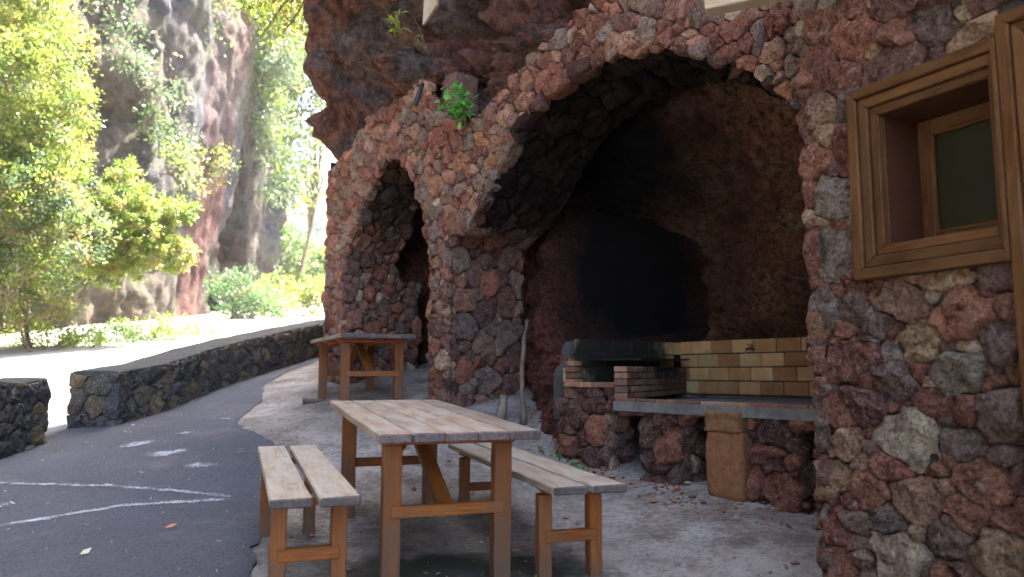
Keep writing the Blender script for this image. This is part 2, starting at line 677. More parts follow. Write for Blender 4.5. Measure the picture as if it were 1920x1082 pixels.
# ground materials
def asphalt_material():
    m, t, b, nn, ll = mat('asphalt')
    p = pos(t)
    big = noise(t, p, .8, 5, .6)
    c = ramp(t, big, [(.3, (.050, .050, .060)), (.7, (.080, .079, .091))])
    sp = ramp(t, noise(t, p, 130, 2, .6), [(.56, 0.0), (.72, 1.0)])
    c = mixc(t, math_(t, 'MULTIPLY', sp, .5), c, (.20, .195, .20))
    dk = ramp(t, noise(t, p, 55, 4, .65), [(.36, 1.0), (.48, 0.0)])
    c = mixc(t, math_(t, 'MULTIPLY', dk, .75), c, (.020, .019, .022))
    dust = ramp(t, noise(t, p, 2.6, 6, .7), [(.55, 0.0), (.75, .5)])
    c = mixc(t, dust, c, (.15, .125, .115))
    # paler asphalt on the road beyond the low walls
    sx = N(t, 'ShaderNodeSeparateXYZ')
    ll.new(p, sx.inputs[0])
    rd = ramp(t, math_(t, 'MULTIPLY', math_(t, 'ADD', sx.outputs[0], 4.6), -.6), [(0.0, 0.0), (1.0, .85)])
    c = mixc(t, rd, c, (.30, .285, .26))
    ll.new(c, b.inputs['Base Color'])
    bump(t, b, noise(t, p, 90, 5, .75), 1.0, .012)
    spec(b, .9, .25)
    return m


def apron_material():
    m, t, b, nn, ll = mat('worn_concrete')
    p = pos(t)
    big = noise(t, p, 1.3, 7, .65)
    c = ramp(t, big, [(.3, (.17, .140, .118)), (.5, (.26, .225, .19)), (.7, (.34, .30, .26))])
    gr = ramp(t, math_(t, 'ADD', math_(t, 'MULTIPLY', noise(t, p, 22, 8, .75), .6), math_(t, 'MULTIPLY', noise(t, p, 2.4, 5, .6), .4)), [(.44, .8), (.54, 0.0)])
    c = mixc(t, gr, c, (.125, .10, .085))
    lt = ramp(t, noise(t, p, 4.2, 7, .75), [(.60, 0.0), (.70, .7)])
    c = mixc(t, lt, c, (.40, .37, .33))
    dirt = ramp(t, noise(t, p, 1.7, 8, .7), [(.50, 0.0), (.62, .75)])
    c = mixc(t, dirt, c, mixc(t, 1.0, c, (.55, .48, .44), 'MULTIPLY'))
    crumb = ramp(t, noise(t, p, 75, 3, .6), [(.33, .8), (.42, 0.0)])
    c = mixc(t, crumb, c, (.06, .048, .04))
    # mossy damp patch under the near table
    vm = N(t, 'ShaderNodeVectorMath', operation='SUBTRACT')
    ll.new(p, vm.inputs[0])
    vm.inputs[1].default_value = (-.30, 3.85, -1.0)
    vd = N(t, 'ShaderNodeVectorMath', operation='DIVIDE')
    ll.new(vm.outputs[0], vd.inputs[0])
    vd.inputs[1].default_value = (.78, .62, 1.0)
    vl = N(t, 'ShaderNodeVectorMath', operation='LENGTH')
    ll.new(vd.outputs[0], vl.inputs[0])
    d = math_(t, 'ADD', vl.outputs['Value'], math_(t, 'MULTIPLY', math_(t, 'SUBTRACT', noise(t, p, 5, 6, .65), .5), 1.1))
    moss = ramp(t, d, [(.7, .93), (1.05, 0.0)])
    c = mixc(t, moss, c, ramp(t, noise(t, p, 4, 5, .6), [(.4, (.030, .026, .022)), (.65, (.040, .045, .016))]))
    ll.new(c, b.inputs['Base Color'])
    h = math_(t, 'ADD', noise(t, p, 26, 8, .7), math_(t, 'MULTIPLY', noise(t, p, 6, 4, .6), 1.0))
    bump(t, b, h, .9, .018)
    spec(b, .92, .2)
    return m


M_ASPHALT = asphalt_material()
M_APRON = apron_material()
M_EARTH = plain_rock('earth', [(.3, (.09, .06, .045)), (.7, (.2, .15, .11))], 1.5, .03)

# ------------------------------------------------------------------ the setting: ground
xs = np.concatenate([np.linspace(-60, -14, 12), np.linspace(-13, -4.5, 18), np.linspace(-4.2, 5, 75), np.linspace(6, 40, 10)])
ys = np.concatenate([np.linspace(-40, -1, 14), np.linspace(0, 2.4, 8), np.linspace(2.6, 14, 115), np.linspace(15, 70, 30), np.linspace(80, 160, 6)])
X, Y = np.meshgrid(xs, ys, indexing='ij')
Z = ground(X, Y)
P3 = np.stack([X, Y, Z], -1)
fine = (X > -5) & (X < 5) & (Y < 14)
Z = Z + fine * (.012 * fbm(P3 * 2.2, 4, 3) + .006 * fbm(P3 * 9, 3, 5))
g_o = mesh_obj('ground', np.stack([X, Y, Z], -1).reshape(-1, 3), grid_faces(len(xs), len(ys)), M_APRON, center=False)
tag(g_o, kind='structure')

# asphalt: its ragged right edge, from the picture
BND = np.array([(-1.1, 0.), (-1.2, 3.3), (-1.32, 3.9), (-1.53, 4.65), (-1.62, 5.07), (-1.86, 5.84), (-2.01, 6.57), (-2.2, 6.94), (-2.59, 7.55), (-2.79, 7.84), (-2.85, 8.6), (-3.02, 9.17), (-3.16, 9.7), (-3.32, 10.97), (-3.27, 11.75), (-3.16, 12.6), (-3.0, 14), (-2.5, 18), (-2, 30), (-2, 70)])
ys = np.concatenate([np.linspace(-30, 2.4, 30), np.linspace(2.45, 13, 230), np.linspace(13.3, 62, 80)])
xr = np.interp(ys, BND[:, 1], BND[:, 0])
q = np.stack([ys * 0, ys, ys * 0], -1)
xr = xr + .10 * fbm(q * 2.3, 4, 11) * (ys < 14) + .035 * fbm(q * 14, 3, 12)
uu = np.concatenate([np.linspace(0, .7, 30), np.linspace(.71, 1, 60)])
Xa = -13.5 + (xr[None, :] + 13.5) * uu[:, None]
Ya = np.repeat(ys[None, :], len(uu), 0)
Za = ground(Xa, Ya) + .022 + .004 * fbm(np.stack([Xa, Ya, Xa * 0], -1) * 3, 3, 8)
edge = smooth(.985, 1.0, uu)[:, None]
Za = Za - .012 * edge
as_o = mesh_obj('asphalt_path', np.stack([Xa, Ya, Za], -1).reshape(-1, 3), grid_faces(len(uu), len(ys)), M_ASPHALT, center=False)
tag(as_o, kind='structure')


# worn white paint lines
def paint_material():
    m, t, b, nn, ll = mat('worn_white_paint')
    p = pos(t)
    b.inputs['Base Color'].default_value = (.27, .27, .285, 1)
    n = math_(t, 'ADD', math_(t, 'MULTIPLY', noise(t, p, 9, 8, .8), .75), math_(t, 'MULTIPLY', noise(t, p, 95, 4, .7), .6))
    at = N(t, 'ShaderNodeVertexColor', layer_name='tint')
    a = ramp(t, math_(t, 'ADD', n, math_(t, 'MULTIPLY', at.outputs[0], .32)), [(.80, 0.0), (.92, .9)])
    ll.new(a, b.inputs['Alpha'])
    spec(b, .8)
    return m


M_PAINT = paint_material()


def strip(name, pts, wid, cover, label=None):
    pts = np.array(pts, float)
    seg = np.linalg.norm(np.diff(pts, axis=0), axis=1)
    s = np.concatenate([[0], np.cumsum(seg)])
    n = max(10, int(s[-1] / .05))
    ss = np.linspace(0, s[-1], n)
    cx = np.interp(ss, s, pts[:, 0])
    cy = np.interp(ss, s, pts[:, 1])
    tx, ty = np.gradient(cx), np.gradient(cy)
    ln = np.hypot(tx, ty)
    nx, ny = -ty / ln, tx / ln
    vv, cc = [], []
    K = 7
    for k in range(K):
        w = (k / (K - 1) - .5) * wid
        x, y = cx + nx * w, cy + ny * w
        vv.append(np.stack([x, y, ground(x, y) + .0275], -1))
        e = 1 - (2 * abs(k / (K - 1) - .5)) ** 2
        cc.append(np.repeat((np.minimum(e, 1) * np.minimum(1, np.minimum(ss, s[-1] - ss) / .15 + .1) * cover)[:, None], 3, 1))
    o = mesh_obj(name, np.array(vv).reshape(-1, 3), grid_faces(K, n, True), M_PAINT, None, True, np.array(cc).reshape(-1, 3), center=False)
    return tag(o, kind='structure')


strip('road_marking', [(-4.1, 5.93), (-2.95, 5.70), (-1.86, 5.37)], .11, .62)
strip('road_marking', [(-1.84, 5.34), (-2.58, 5.19), (-3.2, 4.68)], .13, .72)
strip('road_marking', [(-3.6, 7.02), (-3.2, 7.10)], .30, .80)
strip('road_marking', [(-3.30, 7.45), (-3.0, 7.38)], .16, .75)
strip('road_marking', [(-3.18, 6.62), (-2.72, 6.62)], .28, .82)
strip('road_marking', [(-2.70, 6.22), (-2.25, 6.17)], .22, .66)
strip('road_marking', [(-3.25, 8.2), (-2.82, 7.92)], .14, .6)
strip('road_marking', [(-3.95, 5.35), (-3.3, 5.15)], .42, .5)

# ------------------------------------------------------------------ the arch wall plane: P = a*(.8,.6) + t*(-.6,.8)
A0 = 4.0


def PA(t, z, a):
    t = np.asarray(t, float)
    z = np.asarray(z, float)
    a = np.asarray(a, float)
    t, z, a = np.broadcast_arrays(t, z, a)
    return np.stack([.8 * a - .6 * t, .6 * a + .8 * t, z], -1)


BIG = np.array([(6.40, 1.22), (6.30, 1.33), (6.02, 1.45), (5.79, 1.60), (5.58, 1.82), (5.33, 2.09), (5.02, 2.28), (4.74, 2.38), (4.43, 2.45), (4.15, 2.46), (3.87, 2.42), (3.50, 2.31), (3.22, 2.18), (2.96, 2.0), (2.77, 1.84), (2.60, 1.68), (2.48, 1.53), (2.42, 1.30)])
SMALL = np.array([(8.84, 1.33), (8.63, 1.64), (8.35, 1.99), (8.08, 2.27), (7.88, 2.42), (7.62, 2.48), (7.36, 2.36), (7.18, 2.20), (7.0, 1.93), (6.88, 1.68), (6.76, 1.38), (6.71, 1.09)])
TOP = np.array([(0., 3.2), (2.0, 3.05), (3.3, 3.0), (4.2, 2.95), (4.59, 2.88), (5.02, 2.80), (5.58, 2.58), (5.84, 2.47), (6.12, 2.44), (6.32, 2.55), (6.69, 2.76), (6.80, 3.08), (6.97, 3.18), (7.33, 3.10), (8.05, 3.11), (8.26, 3.07), (8.77, 2.80), (9.01, 2.74), (9.6, 2.62)])
TL, TR = 9.40, 2.0


def big_z(t):
    return np.where((t > 2.42) & (t < 6.37), np.interp(-t, -BIG[:, 0], BIG[:, 1]), -9)


def small_z(t):
    return np.where((t > 6.70) & (t < 8.84), np.interp(-t, -SMALL[:, 0], SMALL[:, 1]), -9)


def top_z(t):
    return np.interp(t, TOP[:, 0], TOP[:, 1])


def base_z(t):
    p = PA(t, 0, A0)
    return ground(p[..., 0], p[..., 1]) - .12


def face_region(t, z):
    return (t < TL) & (t > TR) & (z < top_z(t)) & (z > base_z(t)) & (z > big_z(t)) & (z > small_z(t))


# ------------------------------------------------------------------ stone packing
def pack(region, bbox, rmin, rmax, seed, aniso=1.3, tries=9000, power=1.6, cover=.80):
    """dart throwing with falling radius, then a power diagram; returns list of (centre, r, polygon-radius fn samples)"""
    rng = np.random.RandomState(seed)
    (u0, u1, v0, v1) = bbox
    C = np.zeros((0, 2))
    Rr = np.zeros(0)
    cand = rng.uniform(0, 1, (tries, 2)) * [u1 - u0, v1 - v0] + [u0, v0]
    ok = region(cand[:, 0], cand[:, 1])
    cand = cand[ok]
    rad = rmin + (rmax - rmin) * (np.linspace(1, 0, len(cand)) ** power) * rng.uniform(.55, 1, len(cand))
    cs, rs = [], []
    Cn = np.zeros((len(cand), 2))
    Rn = np.zeros(len(cand))
    k = 0
    for c, r in zip(cand, rad):
        cc = c / [aniso, 1]
        if k:
            d = np.hypot(Cn[:k, 0] - cc[0], Cn[:k, 1] - cc[1])
            f_ = (r - rmin) / max(rmax - rmin, 1e-6)
            if np.any(d < (cover + .30 * f_) * (Rn[:k] + r)):
                continue
        Cn[k] = cc
        Rn[k] = r
        k += 1
    return Cn[:k], Rn[:k], aniso


def cells(region, bbox, rmin, rmax, seed, aniso=1.3, tries=9000, gap=.007, nseg=22, power=1.6, cover=.8, round_=.22):
    C, Rr, an = pack(region, bbox, rmin, rmax, seed, aniso, tries, power, cover)
    rng = np.random.RandomState(seed + 1)
    th = np.linspace(0, 2 * np.pi, nseg, endpoint=False)
    dirs = np.stack([np.cos(th), np.sin(th)], -1)
    out = []
    for i in range(len(C)):
        d = C - C[i]
        L = np.hypot(d[:, 0], d[:, 1])
        nb = np.where((L > 1e-9) & (L < 3.2 * (Rr[i] + rmax)))[0]
        rr = np.full(nseg, Rr[i] * 2.0)
        for j in nb:
            e = (L[j] ** 2 + Rr[i] ** 2 - Rr[j] ** 2) / (2 * L[j])
            e = max(e, .15 * Rr[i])
            cosv = dirs @ (d[j] / L[j])
            lim = np.where(cosv > 1e-3, e / np.maximum(cosv, 1e-3), 1e9)
            rr = np.minimum(rr, lim)
        # round the corners a little
        for _ in range(2):
            rr = np.minimum(rr, rr * (1 - round_) + round_ * (np.roll(rr, 1) + np.roll(rr, -1)) / 2)
        rr = rr * (1 + .05 * vnoise(np.stack([np.cos(th) * 1.7 + i * 3.1, np.sin(th) * 1.7, th * 0], -1), seed))
        rr = np.maximum(rr - gap * rng.uniform(.2, 1.3), .3 * Rr[i])
        pts = (C[i] + dirs * rr[:, None]) * [an, 1]
        ctr = C[i] * [an, 1]
        # pull into the region
        lo = np.zeros(nseg)
        hi = np.ones(nseg)
        vec = pts - ctr
        inside = region(pts[:, 0], pts[:, 1])
        for _ in range(7):
            mid = (lo + hi) / 2
            pm = ctr + vec * mid[:, None]
            ins = region(pm[:, 0], pm[:, 1])
            lo = np.where(ins, mid, lo)
            hi = np.where(ins, hi, mid)
        k = np.where(inside, 1.0, lo)
        pts = ctr + vec * k[:, None]
        area = .5 * abs(np.sum(pts[:, 0] * np.roll(pts[:, 1], -1) - pts[:, 1] * np.roll(pts[:, 0], -1)))
        if area < .12 * rmin * rmin:
            continue
        out.append((ctr, Rr[i], pts, area))
    return out


RING_SETS = {
    0: (16, [(1.0, -1.0), (1.0, .1), (.95, .75), (.72, 1.0), (.35, 1.0)]),
    1: (26, [(1.0, -1.0), (1.0, .08), (.975, .55), (.92, .84), (.80, .96), (.64, 1.0), (.46, 1.0), (.28, 1.0), (.12, 1.0)]),
    2: (46, [(1.0, -1.0), (1.0, .06), (.988, .42), (.965, .68), (.93, .85), (.87, .94), (.79, .98), (.70, 1.0), (.60, 1.0), (.50, 1.0), (.40, 1.0), (.30, 1.0), (.20, 1.0), (.10, 1.0)]),
}


def stone_mesh(pts, ctr, H, depth, mapf, seed, rough=.35, tilt=.25, lod=1):
    rng = np.random.RandomState(seed)
    n, rings = RING_SETS[lod]
    # resample the outline
    m = len(pts)
    k0 = np.linspace(0, m, n, endpoint=False)
    cl_ = np.concatenate([pts, pts[:1]])
    pts = np.stack([np.interp(k0, np.arange(m + 1), cl_[:, 0]), np.interp(k0, np.arange(m + 1), cl_[:, 1])], -1)
    c2 = pts.mean(0)
    ta, tb = rng.uniform(-tilt, tilt, 2)
    R = max(.02, np.sqrt(np.mean(np.sum((pts - c2) ** 2, 1))))
    uv, hh = [], []
    for (k, h) in rings:
        uv.append(c2 + (pts - c2) * k)
        hh.append(np.full(n, -depth if h < 0 else h * H))
    uv.append(c2[None])
    hh.append(np.array([H]))
    uv = np.concatenate(uv)
    hh = np.concatenate(hh)
    off = rng.uniform(-90, 90, 3)
    p3 = np.stack([uv[:, 0], uv[:, 1], hh], -1)
    nz = fbm(p3 / (R * 1.0) + off, 3, seed % 977)
    nf = fbm(p3 * 17 + off, 4, seed % 971, .62, True) - .25
    wgt = np.clip(hh / max(H, 1e-6), 0, 1)
    rel = (uv - c2) / R
    fac = np.full(len(uv), 1.3)
    for _k in range(6):
        an = rng.uniform(0, 2 * np.pi)
        fac = np.minimum(fac, rng.uniform(.7, 1.25) + rng.uniform(.2, .8) * (rel[:, 0] * math.cos(an) + rel[:, 1] * math.sin(an)))
    am = min(.020, .22 * R)
    hh = np.where(hh > 0, hh * fac + wgt * (H * (rough * nz * 1.0 + ta * rel[:, 0] + tb * rel[:, 1]) + am * nf * (rough / .45)), hh)
    hh = np.where(hh > 0, np.maximum(hh, .1 * H * wgt), hh)
    j1 = fbm(p3 * 26 + off + 31, 2, 5)
    j2 = fbm(p3 * 26 + off - 31, 2, 6)
    uv = uv + np.stack([j1, j2], -1) * min(.007, R * .09)
    q3 = np.stack([uv[:, 0], uv[:, 1], uv[:, 0] * 0], -1)
    w1 = np.stack([vnoise(q3 * 11 + 7, 41), vnoise(q3 * 11 - 9, 42)], -1) * .019 + np.stack([vnoise(q3 * 27 + 3, 43), vnoise(q3 * 27 - 5, 44)], -1) * .009
    uv = uv + w1 * min(1.5, R / .06)
    V = mapf(uv[:, 0], uv[:, 1], hh)
    nr = len(rings)
    F = grid_wrap(nr, n)
    last = nr * n
    fan = [((nr - 1) * n + q_, (nr - 1) * n + (q_ + 1) % n, last) for q_ in range(n)]
    return V, F + fan


_GW = {}


def grid_wrap(nr, n):
    if (nr, n) not in _GW:
        F = []
        for r in range(nr - 1):
            for q_ in range(n):
                q2 = (q_ + 1) % n
                F.append((r * n + q_, r * n + q2, (r + 1) * n + q2, (r + 1) * n + q_))
        _GW[(nr, n)] = F
    return _GW[(nr, n)]


def _pal(cols, toward, k, gain, blue=.90):
    return [(tuple((np.array(c) * (1 - k) + np.array(toward) * k) * gain * np.array([1.03, 1.0, blue])), w) for c, w in cols]


PAL_RED = _pal([((.170, .062, .045), 5), ((.125, .048, .038), 4), ((.220, .110, .080), 4), ((.150, .100, .082), 3), ((.160, .130, .118), 2.5), ((.105, .082, .078), 2), ((.250, .170, .120), 2), ((.120, .066, .062), 3), ((.240, .120, .058), 1), ((.36, .30, .23), .7)], (.165, .088, .064), .22, 2.0)
PAL_KIOSK = _pal([((.120, .046, .036), 5), ((.165, .072, .052), 4), ((.125, .085, .075), 3), ((.085, .066, .062), 3), ((.19, .118, .085), 2), ((.24, .17, .11), 2.2), ((.095, .048, .044), 2.5), ((.25, .205, .16), 1.1), ((.135, .115, .105), 1.5)], (.15, .082, .062), .15, 2.05, .86)
PAL_PURPLE = _pal([((.110, .050, .048), 5), ((.085, .045, .044), 4), ((.130, .082, .078), 3), ((.16, .09, .070), 2)], (.12, .062, .05), .2, 1.55)
PAL_BASALT = [((.060, .058, .054), 6), ((.078, .074, .064), 4), ((.125, .098, .058), 2.6), ((.096, .080, .056), 2.4), ((.150, .120, .072), 1.0), ((.046, .049, .050), 3)]
PAL_BASALT = [(tuple(np.array(c) * 1.3), w) for c, w in PAL_BASALT]


def pick(pal, rng):
    w = np.array([k[1] for k in pal], float)
    i = rng.choice(len(pal), p=w / w.sum())
    c = np.array(pal[i][0]) * rng.uniform(.8, 1.2)
    return np.clip(c * rng.uniform(.965, 1.035, 3), .01, .7)


def lay(cellist, mapf, pal, seed, Hr, depth, store, rough=.35, tilt=.25, flip=False, Hk=.45, colf=None):
    rng = np.random.RandomState(seed)
    for i, (ctr, r, pts, area) in enumerate(cellist):
        H = min(rng.uniform(*Hr), Hk * math.sqrt(area) + .008)
        outl = mapf(pts[:, 0], pts[:, 1], np.zeros(len(pts)))
        c = outl.mean(0)
        pj = proj(c)
        ex = proj(outl)
        wpx = (ex[:, 0].max() - ex[:, 0].min())
        hpx = (ex[:, 1].max() - ex[:, 1].min())
        vis = (c[1] > .5) and (-40 < pj[0] < 1960) and (-40 < pj[1] < 1122)
        sz = math.sqrt(wpx * hpx)
        lod = 0 if (not vis or sz < 16) else (2 if sz > 52 else 1)
        V, F = stone_mesh(pts, ctr, H, depth, mapf, seed * 131 + i, rough, tilt, lod)
        if flip:
            F = [f[::-1] for f in F]
        col = pick(pal, rng)
        soot_shade = False
        if colf is not None:
            k_ = colf(ctr)
            col = col * k_
            soot_shade = k_ < .45  # darkest stones take the material for soot and painted shade
        store.append(dict(V=V, F=F, col=col, soot_shade=soot_shade, size=wpx * hpx if vis else 0, minpx=min(wpx, hpx)))


def emit(store, parent, material, limit=300, name='stone', stuffname='small_stones', minpx=9):
    store.sort(key=lambda s: -s['size'])
    rest = {False: MB(), True: MB()}
    k = 0
    for s in store:
        m_ = M_SOOTSHADE_STONE if s['soot_shade'] else material
        if k < limit and s['size'] > 0 and s['minpx'] >= minpx:
            mesh_obj(name, s['V'], s['F'], m_, parent, True, np.tile(s['col'], (len(s['V']), 1)))
            k += 1
        else:
            rest[s['soot_shade']].add(s['V'], s['F'], s['col'])
    for f_, mb in rest.items():
        o = mb.build(stuffname, M_SOOTSHADE_STONE if f_ else material, parent)
        if o:
            tag(o, kind='stuff')
    return k


# ------------------------------------------------------------------ arch wall
_b = PA(5.5, base_z(np.array(5.5)), A0)
arch_wall = empty('arch_wall', tuple(_b), 'rough red lava stone wall with one large and one small pointed arch', 'stone wall')
ARCH = []


def map_face(t, z, h):
    wob = .035 * fbm(np.stack([np.asarray(t) * .9, np.asarray(z) * .9, np.asarray(t) * 0], -1), 3, 21)
    return PA(t, z, A0 - h + wob)


cl = cells(face_region, (TR, TL, -1.0, 3.25), .030, .115, 5, 1.15, 26000, .003, 20, 1.35, .78)
lay(cl, map_face, PAL_RED, 9, (.022, .065), .08, ARCH, .5, .35)


def path_of(poly, base_l, base_r):
    pts = np.array([(poly[0][0], base_l)] + [tuple(p) for p in poly] + [(poly[-1][0], base_r)], float)
    # resample
    s = np.concatenate([[0], np.cumsum(np.hypot(*np.diff(pts, axis=0).T))])
    ss = np.linspace(0, s[-1], 260)
    T = np.interp(ss, s, pts[:, 0])
    Zz = np.interp(ss, s, pts[:, 1])
    k = np.ones(9) / 9
    T[4:-4] = np.convolve(T, k, 'valid')
    Zz[4:-4] = np.convolve(Zz, k, 'valid')
    dt, dz = np.gradient(T), np.gradient(Zz)
    ln = np.hypot(dt, dz)
    # path runs left base -> over -> right base (t falling); the opening lies at smaller t of the left jamb
    nt, nz_ = -dz / ln, dt / ln
    return ss, T, Zz, nt, nz_


def reveal(poly, zl, zr, wmax, seed, rmin, rmax, wfun=None):
    ss, T, Zz, nt, nz_ = path_of(poly, zl, zr)
    L = ss[-1]

    def mapf(s, w, h):
        t = np.interp(s, ss, T)
        z = np.interp(s, ss, Zz)
        a = np.interp(s, ss, nt)
        b = np.interp(s, ss, nz_)
        return PA(t + a * h, z + b * h, A0 + w)
    wf = wfun or (lambda s: wmax)
    reg = lambda s, w: (s > 0) & (s < L) & (w > -.02) & (w < wf(s))
    cl = cells(reg, (0, L, -.02, wmax), rmin, rmax, seed, 1.1, 9000, .004, 20, 1.25, .78)
    return cl, mapf, (ss, T, Zz, nt, nz_), L


clB, mapB, pathB, LB = reveal(BIG, -.75, -1.0, .92, 31, .055, .15)
def barrel_soot_shade(c):
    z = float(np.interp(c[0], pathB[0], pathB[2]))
    return 1 - .945 * float(smooth(1.15, 1.6, z)) * float(smooth(-.02, .12, c[1]))  # underside darkened for soot and for shade put into the stone colour


lay(clB, mapB, PAL_PURPLE + PAL_RED[:6], 37, (.03, .075), .07, ARCH, .45, .3, flip=True, colf=barrel_soot_shade)
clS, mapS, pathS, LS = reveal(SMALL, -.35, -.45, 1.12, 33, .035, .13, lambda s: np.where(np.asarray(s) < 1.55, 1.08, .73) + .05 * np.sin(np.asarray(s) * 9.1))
lay(clS, mapS, PAL_RED, 41, (.03, .07), .07, ARCH, .45, .3, flip=True, colf=lambda c: .78 - .6 * float(smooth(1.7, 2.6, c[0])) * float(smooth(0, .15, c[1])))  # reveal stones darkened as painted shade, most on the underside
# left end of the wall, round the pier
mapE = lambda w, z, h: PA(TL - .03 + h, z, A0 + w)
regE = lambda w, z: (w > 0) & (w < 1.4) & (z > -.4) & (z < 2.7)
lay(cells(regE, (0, 1.4, -.4, 2.7), .05, .14, 43, 1.1, 4000), mapE, PAL_RED, 44, (.03, .06), .06, ARCH, .45, .3, flip=True)
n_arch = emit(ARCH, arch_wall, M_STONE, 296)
# springer block at the foot of the big arch
for (t_, z_, a_, sz, c_, sd_) in [(6.20, 1.46, A0 + .10, (.30, .30, .24), (.26, .135, .09), 3)]:
    Mr = Matrix(((.8, -.6, 0), (.6, .8, 0), (0, 0, 1))).transposed()
    Mr = Matrix(((.8, -.6, 0), (.6, .8, 0), (0, 0, 1)))
    boulder('stone', PA(t_, z_, a_), sz, M_STONE, arch_wall, c_, 50 + sd_, .2, 2, .7, Mr)

boulder('stone', PA(6.60, 2.90, A0 + .26), (.32, .30, .46), M_STONE, arch_wall, (.22, .12, .085), 61, .2, 2, .6, Mr)
# mortar core: face columns + linings
core = MB()
dt_ = .05
ts = np.arange(TR, TL, dt_)
for t0 in ts:
    t1 = t0 + dt_
    tm = (t0 + t1) / 2
    spans = []
    zb, zt = float(base_z(np.array(tm))) - .3, float(top_z(np.array(tm))) - .03
    zo = max(float(big_z(np.array(tm))), float(small_z(np.array(tm))))
    lo = zb if zo < -5 else zo + .03
    V = PA(np.array([t0, t1, t1, t0]), np.array([lo, lo, zt, zt]), A0 + .022)
    core.add(V, [(0, 1, 2, 3)])
    V = PA(np.array([t0, t1, t1, t0]), np.array([zt, zt, zt + .02, zt + .02]), np.array([A0 + .015, A0 + .015, A0 + .9, A0 + .9]))
    core.add(V, [(0, 1, 2, 3)])
for (ss, T, Zz, nt, nz_), w1 in ((pathB, .96), (pathS, np.where(pathS[0] < 1.55, 1.08, .72))):
    va = PA(T - nt * .02, Zz - nz_ * .02, A0 + .03)
    vb = PA(T - nt * .02, Zz - nz_ * .02, A0 + w1)
    core.add(np.stack([va, vb], 1).reshape(-1, 3), grid_faces(len(T), 2))
V = PA(TL - .02, np.array([-.6, -.6, 2.8, 2.8]), np.array([A0 + .01, A0 + 1.6, A0 + 1.6, A0 + .01]))
core.add(V, [(0, 1, 2, 3)])
core.build('mortar_core', M_MORTAR, arch_wall, False)


# ------------------------------------------------------------------ cliff above and behind the wall
def cliff_sheet():
    S0, S1 = -9.0, 30.0
    s = np.concatenate([np.linspace(S0, 1.8, 40), np.linspace(1.9, 12.2, 200), np.linspace(12.5, S1, 40)])
    v = np.linspace(0, 1, 170)
    TC, RC, TURN = 9.05, .9, math.radians(43)       # straight to TC, a rounded corner, then unseen behind the pier, shaped for shade
    arc = RC * TURN
    ang = np.clip((s - TC) / RC, 0, TURN)
    run = np.maximum(s - TC - arc, 0)
    t = np.where(s < TC, s, TC + RC * np.sin(ang) + run * math.cos(TURN))
    a = A0 + .28 + RC * (1 - np.cos(ang)) + run * math.sin(TURN)
    nt, na = np.sin(ang), -np.cos(ang)      # outward normal in (t,a)
    gx = PA(t, 0, a)
    zg = ground(gx[:, 0], gx[:, 1]) - .4
    zb = np.where(s > 2.1, top_z(t) - .35, zg)
    bl_ = smooth(8.3, 9.35, s)
    zb = np.where(s > 5, zb * (1 - bl_) + zg * bl_, zb)
    ztop = np.interp(s, [-9, 0, 3, 6, 8, 9.2, 10.2, 11.5, 15, 30], [15, 14.0, 13.5, 12.5, 11.8, 11.2, 11.0, 11.0, 11.0, 11.5])  # rim beyond the corner raised out of view to shade path and low wall
    vv = v ** 1.35
    Zs = zb[:, None] + (ztop - zb)[:, None] * vv[None, :]
    Sg = np.repeat(s[:, None], len(v), 1)
    # overhang of the rock over the small arch
    tz = top_z(t)[:, None]
    over = .80 * smooth(.0, 1.25, Zs - tz + .12 + .28 * smooth(8.3, 9.0, Sg)) * smooth(6.55, 7.6, Sg) * (1 - 1.0 * smooth(9.25, 10.3, Sg))
    over = over - .30 * smooth(.0, .5, Zs - tz) * (1 - smooth(6.2, 7.4, Sg)) * smooth(2, 4, Sg)
    over = over + np.maximum(0, Zs - 4.6) * .06 * smooth(2, 8, Sg)
    back = np.maximum(0, Zs - 5.5) * .12 * (1 - smooth(5, 8, Sg))
    P = np.stack([t[:, None] + Zs * 0, Zs, a[:, None] + Zs * 0], -1)
    d = over - back - .25 * smooth(9.8, 11, Sg) + 1.05 * (.2 - fbm(P * .95, 4, 61, .45, True)) * (1 - .48 * smooth(8.2, 8.9, Sg)) * (.35 + .65 * smooth(0, .7, Zs - tz)) + .66 * (.15 - fbm(P * 2.1, 4, 62, .5, True)) * (1 - .75 * smooth(7.4, 8.6, Sg)) + .17 * -fbm(P * 6.5, 3, 63, .55, True) * (1 - .35 * smooth(8.2, 8.9, Sg))
    cl_ = smooth(8.0, 8.6, Sg)
    d = d * (1 - cl_) + np.clip(d, -.02, .70 + .18 * fbm(P * 1.3, 3, 66)) * cl_
    d = np.where((Sg < TL) & (Zs < tz + .02), np.minimum(d, -.02) - .06, d)
    T2 = t[:, None] + nt[:, None] * d
    A2 = a[:, None] + na[:, None] * d
    V = PA(T2, Zs, A2)
    F = grid_faces(len(s), len(v), True)
    o = mesh_obj('cliff', V.reshape(-1, 3), F, M_CLIFF, center=False)
    tag(o, kind='structure')
    # top of the hill
    rim = V[:, -1]
    rings = [rim]
    hc = PA(3.0, 22, 26.0)
    for k, (f, dz) in enumerate(((.12, 1.0), (.35, 2.2), (.7, 3.0), (1.0, 3.0))):
        q = rim + (hc - rim) * f
        q[:, 2] = rim[:, 2] * (1 - f) + 20 * f + dz * .3 + .5 * fbm(q * .4, 3, 77)
        rings.append(q)
    R3 = np.stack(rings, 1)
    o2 = mesh_obj('hill_top', R3.reshape(-1, 3), grid_faces(len(s), 5, True), M_EARTH, center=False)
    tag(o2, kind='structure')


cliff_sheet()


